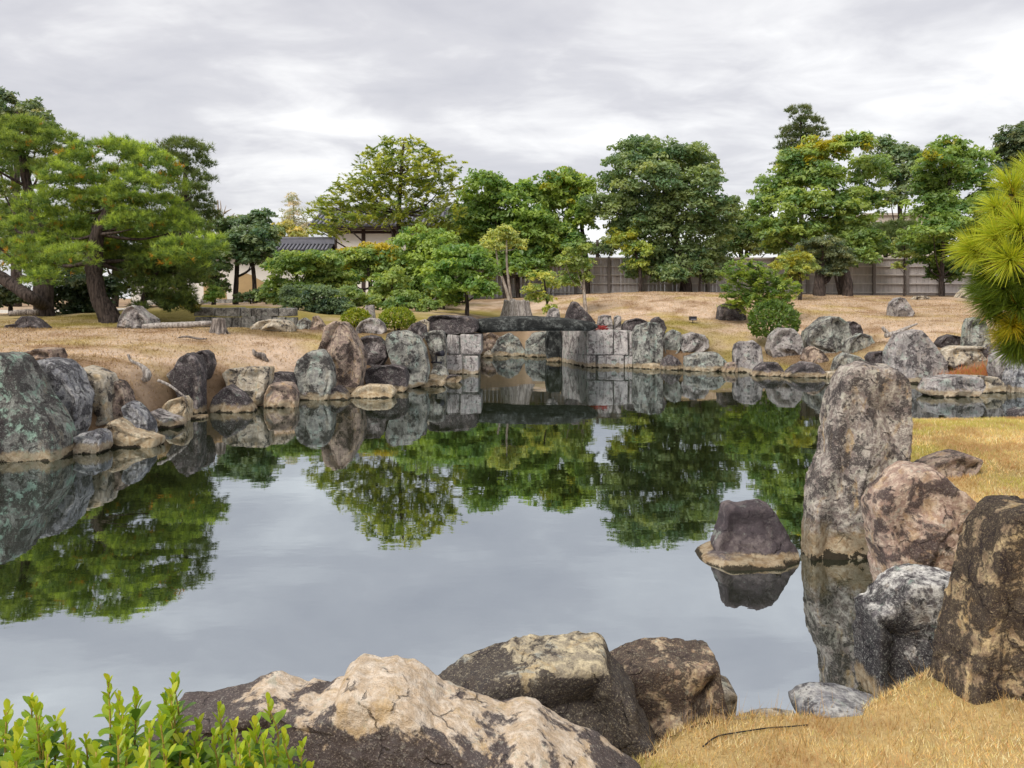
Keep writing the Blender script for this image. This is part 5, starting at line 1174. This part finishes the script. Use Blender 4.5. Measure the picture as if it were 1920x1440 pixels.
# ------------------------------------------------------------------ stumps, driftwood, small things
def stump(name, label, px, py_base, py_top, wpx, d, mat, seed, flare=.5, roots=9):
    g = np.random.default_rng(seed)
    c = U(px, py_base, d); zg = min(c[2], float(ground_z(np.array([c[0]]), np.array([d]))[0]))
    H = gz_(py_top, d) - zg; r = wpx/2*d/F
    na, nh = 64, 14
    th = np.linspace(0, 2*np.pi, na, endpoint=False); V = []
    ph = g.uniform(0, 6)
    for k in range(nh):
        t = k/(nh-1)
        fl = 1 + flare*(1-t)**2.4
        rib = 1 + (.05 + .16*(1-t))*np.cos(th*roots + ph + .6*np.sin(th*2)) + .10*fbm(np.stack([np.cos(th)*2.5, np.sin(th)*2.5, np.full(na, t*1.5 + seed)], -1), 3)
        rr = r*fl*rib
        V.append(np.stack([c[0] + rr*np.cos(th), d + rr*np.sin(th), np.full(na, zg - .12 + t*(H + .12)) + (t > .99)*.10*H*fbm(np.stack([np.cos(th)*3, np.sin(th)*3, np.full(na, seed)], -1), 2)], -1))
    V.append(np.stack([c[0] + r*.55*np.cos(th), d + r*.55*np.sin(th), np.full(na, zg + H*.95)], -1))
    V.append(np.stack([c[0] + r*.04*np.cos(th), d + r*.04*np.sin(th), np.full(na, zg + H*.9)], -1))
    V = np.array(V).reshape(-1, 3); m = nh + 2
    i, j = np.meshgrid(np.arange(m-1), np.arange(na), indexing='ij'); j2 = (j+1) % na
    Fc = np.stack([i*na+j, i*na+j2, (i+1)*na+j2, (i+1)*na+j], -1).reshape(-1, 4)
    return solo(name, V, Fc, mat, label, 'stump', 'old tree stumps')
stump('tree_stump', 'bleached fluted tree stump behind the bridge deck', 968, 594, 563, 46, 37.0, M['drift'], 3, .45, 13)
stump('tree_stump', 'small dark weathered stump with spreading roots on the left lawn', 410, 627, 597, 22, 21.8, M['stump'], 5, 1.0, 9)

def stick(name, label, cat, pts, d, rad, mat, rough=.2, seed=1, dz=0, group=None):
    q = [U(x, y, d) for x, y in pts]
    V, Fc = tube(q, rad, 8, rough, seed, 4)
    return solo(name, V, Fc, mat, label, cat, group)
stick('fallen_log', 'grey fallen log lying between the pine rock and the dark stump', 'log', [(268,613),(300,611),(345,609),(396,606)], 22.4, [.09,.10,.095,.08], M['drift'])
stick('driftwood', 'pale curled bleached root on the left slope', 'driftwood', [(240,664),(246,676),(262,684),(274,696),(276,706),(268,713)], 15.4, [.025,.03,.035,.07,.09,.05], M['drift'], .35, 4)
stick('driftwood', 'thin bleached root running down to the dark pillar stone', 'driftwood', [(296,713),(315,721),(335,735),(350,746)], 15.2, [.03,.028,.022,.015], M['drift'])
stick('driftwood', 'dark twisted snag on the bank left of the green boulder', 'driftwood', [(474,655),(480,664),(492,668),(502,678)], 19.6, [.03,.08,.09,.04], M['stump'], .4, 5)
stick('driftwood', 'thin dark stick on the lawn below the weathered stump', 'driftwood', [(334,633),(350,631),(372,635),(388,635)], 20.2, [.02,.03,.03,.015], M['stump'])
stick('fallen_log', 'dark log lying by the pine trunks at the left frame edge', 'log', [(18,588),(45,586),(70,586)], 26.5, [.10,.11,.10], M['stump'])
dwd = thing('driftwood', 'forked grey branch lying above the grey upright stone', 'driftwood', U(1690, 634, 26.5))
for pts, rad in (([(1660,630),(1680,624),(1700,615),(1720,607)], [.09,.08,.06,.03]), ([(1668,628),(1658,618),(1655,613)], [.06,.07,.05]), ([(1680,624),(1695,626),(1712,622)], [.05,.04,.02])):
    V, Fc = tube([U(x, y, 26.5) for x, y in pts], rad, 8, .25, 3, 4); part('branch', V, Fc, M['drift'], dwd)
# stone post between the clipped bushes
V, Fc = tube([U(694,606,28), U(694,590,28), U(693,572,28)], [.22,.2,.17], 12, .06, 2, 3)
solo('stone_post', V, Fc, M['grey'], 'short round topped stone post behind the two clipped bushes', 'post')
# floodlight on the right mound
fl = thing('floodlight', 'small black floodlight on a stand on the right lawn', 'lamp', U(1300, 607, 33.2))
def at_(px, py): return U(px, py, 33.2)
c0 = at_(1299, 597)
V, Fc = box(c0[0]-.15, c0[0]+.15, 33.08, 33.32, c0[2]-.09, c0[2]+.09); part('housing', V, Fc, M['metal'], fl, smooth=False)
V, Fc = box(c0[0]-.12, c0[0]+.12, 33.06, 33.085, c0[2]-.07, c0[2]-.02); part('lens', V, Fc, M['glass'], fl, smooth=False)
V, Fc = tube([c0 - np.array([0, 0, .08]), c0 - np.array([0, 0, .34])], [.018, .018], 6, 0, 0, 1); part('stand', V, Fc, M['metal'], fl)
V, Fc = box(c0[0]-.14, c0[0]+.14, 33.12, 33.3, c0[2]-.34, c0[2]-.3); part('base', V, Fc, M['metal'], fl, smooth=False)
sp = thing('spotlight', 'small black spotlight clamped to the green streaked stone by the pier', 'lamp', U(820, 678, 24.4))
V, Fc = tube([U(818,680,24.4), U(818,672,24.4), U(819,666,24.4)], [.03,.03,.025], 8, 0, 0, 1); part('stand', V, Fc, M['metal'], sp)
V, Fc = tube([U(818,664,24.5), U(823,663.5,24.35), U(830,662.5,24.2)], [.05,.085,.1], 12, 0, 0, 3); part('housing', V, Fc, M['metal'], sp)
V, Fc = tube([U(808,679,24.4), U(829,680,24.4)], [.03,.03], 6, 0, 0, 1); part('bracket', V, Fc, M['metal'], sp)
# cable through the foreground grass
q = [(1318,1428,3.42),(1345,1414,3.5),(1390,1402,3.56),(1440,1392,3.62),(1480,1386,3.66),(1515,1382,3.7)]
pts = [U(*a) for a in q]
for p_ in pts: p_[2] = float(ground_z(p_[:1], p_[1:2])[0]) + .012
V, Fc = tube(pts, [.0032]*len(pts), 8, 0, 0, 5)
solo('cable', V, Fc, M['rubber'], 'thin black cable running through the dry grass at bottom right', 'cable')

# ------------------------------------------------------------------ grass blades, moss and litter
def blades(name, label, x, y, L, wd, g, colf, lean=.5, cat='grass', group=None, lift=0):
    n = len(x)
    z = ground_z(x, y) - .005 + lift
    P = np.stack([x, y, z], -1)
    a = g.uniform(0, 2*np.pi, n)
    D = unit(np.stack([np.cos(a)*lean*g.uniform(0, 1.4, n), np.sin(a)*lean*g.uniform(0, 1.4, n), np.ones(n)], -1))
    b = g.uniform(0, 2*np.pi, n); s = np.stack([np.cos(b), np.sin(b), np.zeros(n)], -1)*(wd/2)
    Ln = (L*g.uniform(.55, 1.25, n))[:, None]
    V = np.stack([P - s, P + s, P + D*Ln], 1).reshape(-1, 3)
    c_ = np.clip(colf(x, y, g), .01, .8)
    return tag(link(name, mesh(name, V, np.arange(3*n).reshape(-1, 3), M['blade'], np.repeat(c_, 3, 0), False)), label, cat, group, 'stuff')
g = np.random.default_rng(5)
def scat(n, x0, x1, y0, y1, smin=.05):
    x = g.uniform(x0, x1, n); y = g.uniform(y0, y1, n)
    k = (pond_sd(x, y) > smin) & (np.abs(x/y) < .80)
    return x[k], y[k]
def near_col(x, y, g):
    n = len(x)
    pal = np.array([[.73,.56,.28],[.68,.47,.21],[.80,.68,.44],[.57,.33,.17],[.54,.50,.19],[.42,.31,.19]])
    pr = np.array([.28,.22,.2,.12,.06,.12])
    c = pal[g.choice(6, n, p=pr)]
    m = fbm(np.stack([x, y, 0*x], -1)*2.2, 3)
    c = c*(1 + .25*m + .12*g.normal(size=n))[:, None]
    gr = np.clip((fbm(np.stack([x, y, 0*x], -1)*1.6 + 8, 4) - .05)*3, 0, .75)*(g.uniform(0, 1, n) < .8)
    c = c*(1-gr[:, None]) + np.array([.40,.40,.09])*gr[:, None]
    br = np.clip((fbm(np.stack([x, y, 0*x], -1)*2.6 + 21, 4) - .12)*3, 0, .7)[:, None]
    return c*(1-br) + np.array([.42,.25,.13])*br
x, y = scat(190000, -2.5, 3.4, 1.2, 4.9, .16)
blades('dry_grass', 'golden dry grass turf at the bottom right foreground', x, y, .036, .0045, g, near_col, 1.1)
x, y = scat(900, .3, 3.0, 2.8, 4.2, .16)
blades('grass_stalks', 'taller dry grass stalks at the edge of the near turf', x, y, .14, .004, g, lambda a, b, g: np.array([.5,.33,.14])*g.uniform(.5, 1.2, len(a))[:, None], .6)
x, y = scat(150000, 3.0, 8.8, 4.9, 11.2, .2)
blades('dry_lawn', 'short golden turf on the near right bank', x, y, .045, .009, g, near_col, .9)
def far_col(x, y, g):
    return ground_col(x, y)*g.uniform(.85, 1.22, len(x))[:, None]
def scat_far(n, x0, x1, y0, y1):
    x = g.uniform(x0, x1, n); y = g.uniform(y0, y1, n)
    k = (pond_sd(x, y) > .25) & (np.abs(x/y) < .75)
    return x[k], y[k]
x, y = scat_far(90000, -17, -2, 11.5, 27)
blades('left_lawn_grass', 'short bleached turf on the left bank lawn', x, y, .05, .022, g, far_col, .9)
x, y = scat_far(90000, 2.5, 24, 24, 44)
blades('right_lawn_grass', 'short bleached turf on the right mounds', x, y, .06, .032, g, far_col, .9)
# fallen pine needles and twigs on the left slope
x, y = scat_far(3500, -14, -3, 13, 22)
blades('needle_litter', 'brown fallen needles and twigs on the left slope', x, y, .09, .018, g, lambda a, b, g: np.array([.20,.125,.075])*g.uniform(.4, 1.5, len(a))[:, None], 2.2, 'litter', lift=.01)
# the red grass patch and red creeper
x, y = g.normal(13.15, .42, 6000), g.normal(21.75, .28, 6000)
blades('red_grass', 'patch of orange red autumn grass between the far right rocks', x, y, .24, .03, g, lambda a, b, g: np.where((g.uniform(0, 1, len(a)) < .8)[:, None], np.array([.50,.20,.10]), np.array([.40,.34,.07]))*g.uniform(.7, 1.2, len(a))[:, None], .5, 'grass')
gg = np.random.default_rng(9)
n = 200
P = np.stack([gg.uniform(gx_(1104, 28.4), gx_(1138, 28.4), n), gg.uniform(28.1, 28.8, n), gz_(616, 28.2) + gg.uniform(-.03, .1, n)], -1)
V, Fc = leaf_quads(P, unit(sph(n, gg) + np.array([0, -.6, .8])), .09, .06, gg)
solo('red_creeper', V, Fc, M['leaf'], 'small red leaved plant on top of the right bridge pier', 'plant', None, np.repeat(np.array([.30,.03,.028])*gg.uniform(.5, 1.3, n)[:, None], 4, 0), False)
# tufts of fresh green in the rock joints
x = np.concatenate([gg.normal(cx, .22, 500) for cx, cy in ((-6.6,12.9),(-6.2,14.6),(-4.3,19.0))]); y = np.concatenate([gg.normal(cy, .2, 500) for cx, cy in ((-6.6,12.9),(-6.2,14.6),(-4.3,19.0))])
blades('green_tufts', 'fresh green moss and grass tufts between the left shore rocks', x, y, .09, .02, gg, lambda a, b, g: np.array([.16,.25,.03])*g.uniform(.5, 1.5, len(a))[:, None], .9, 'moss')
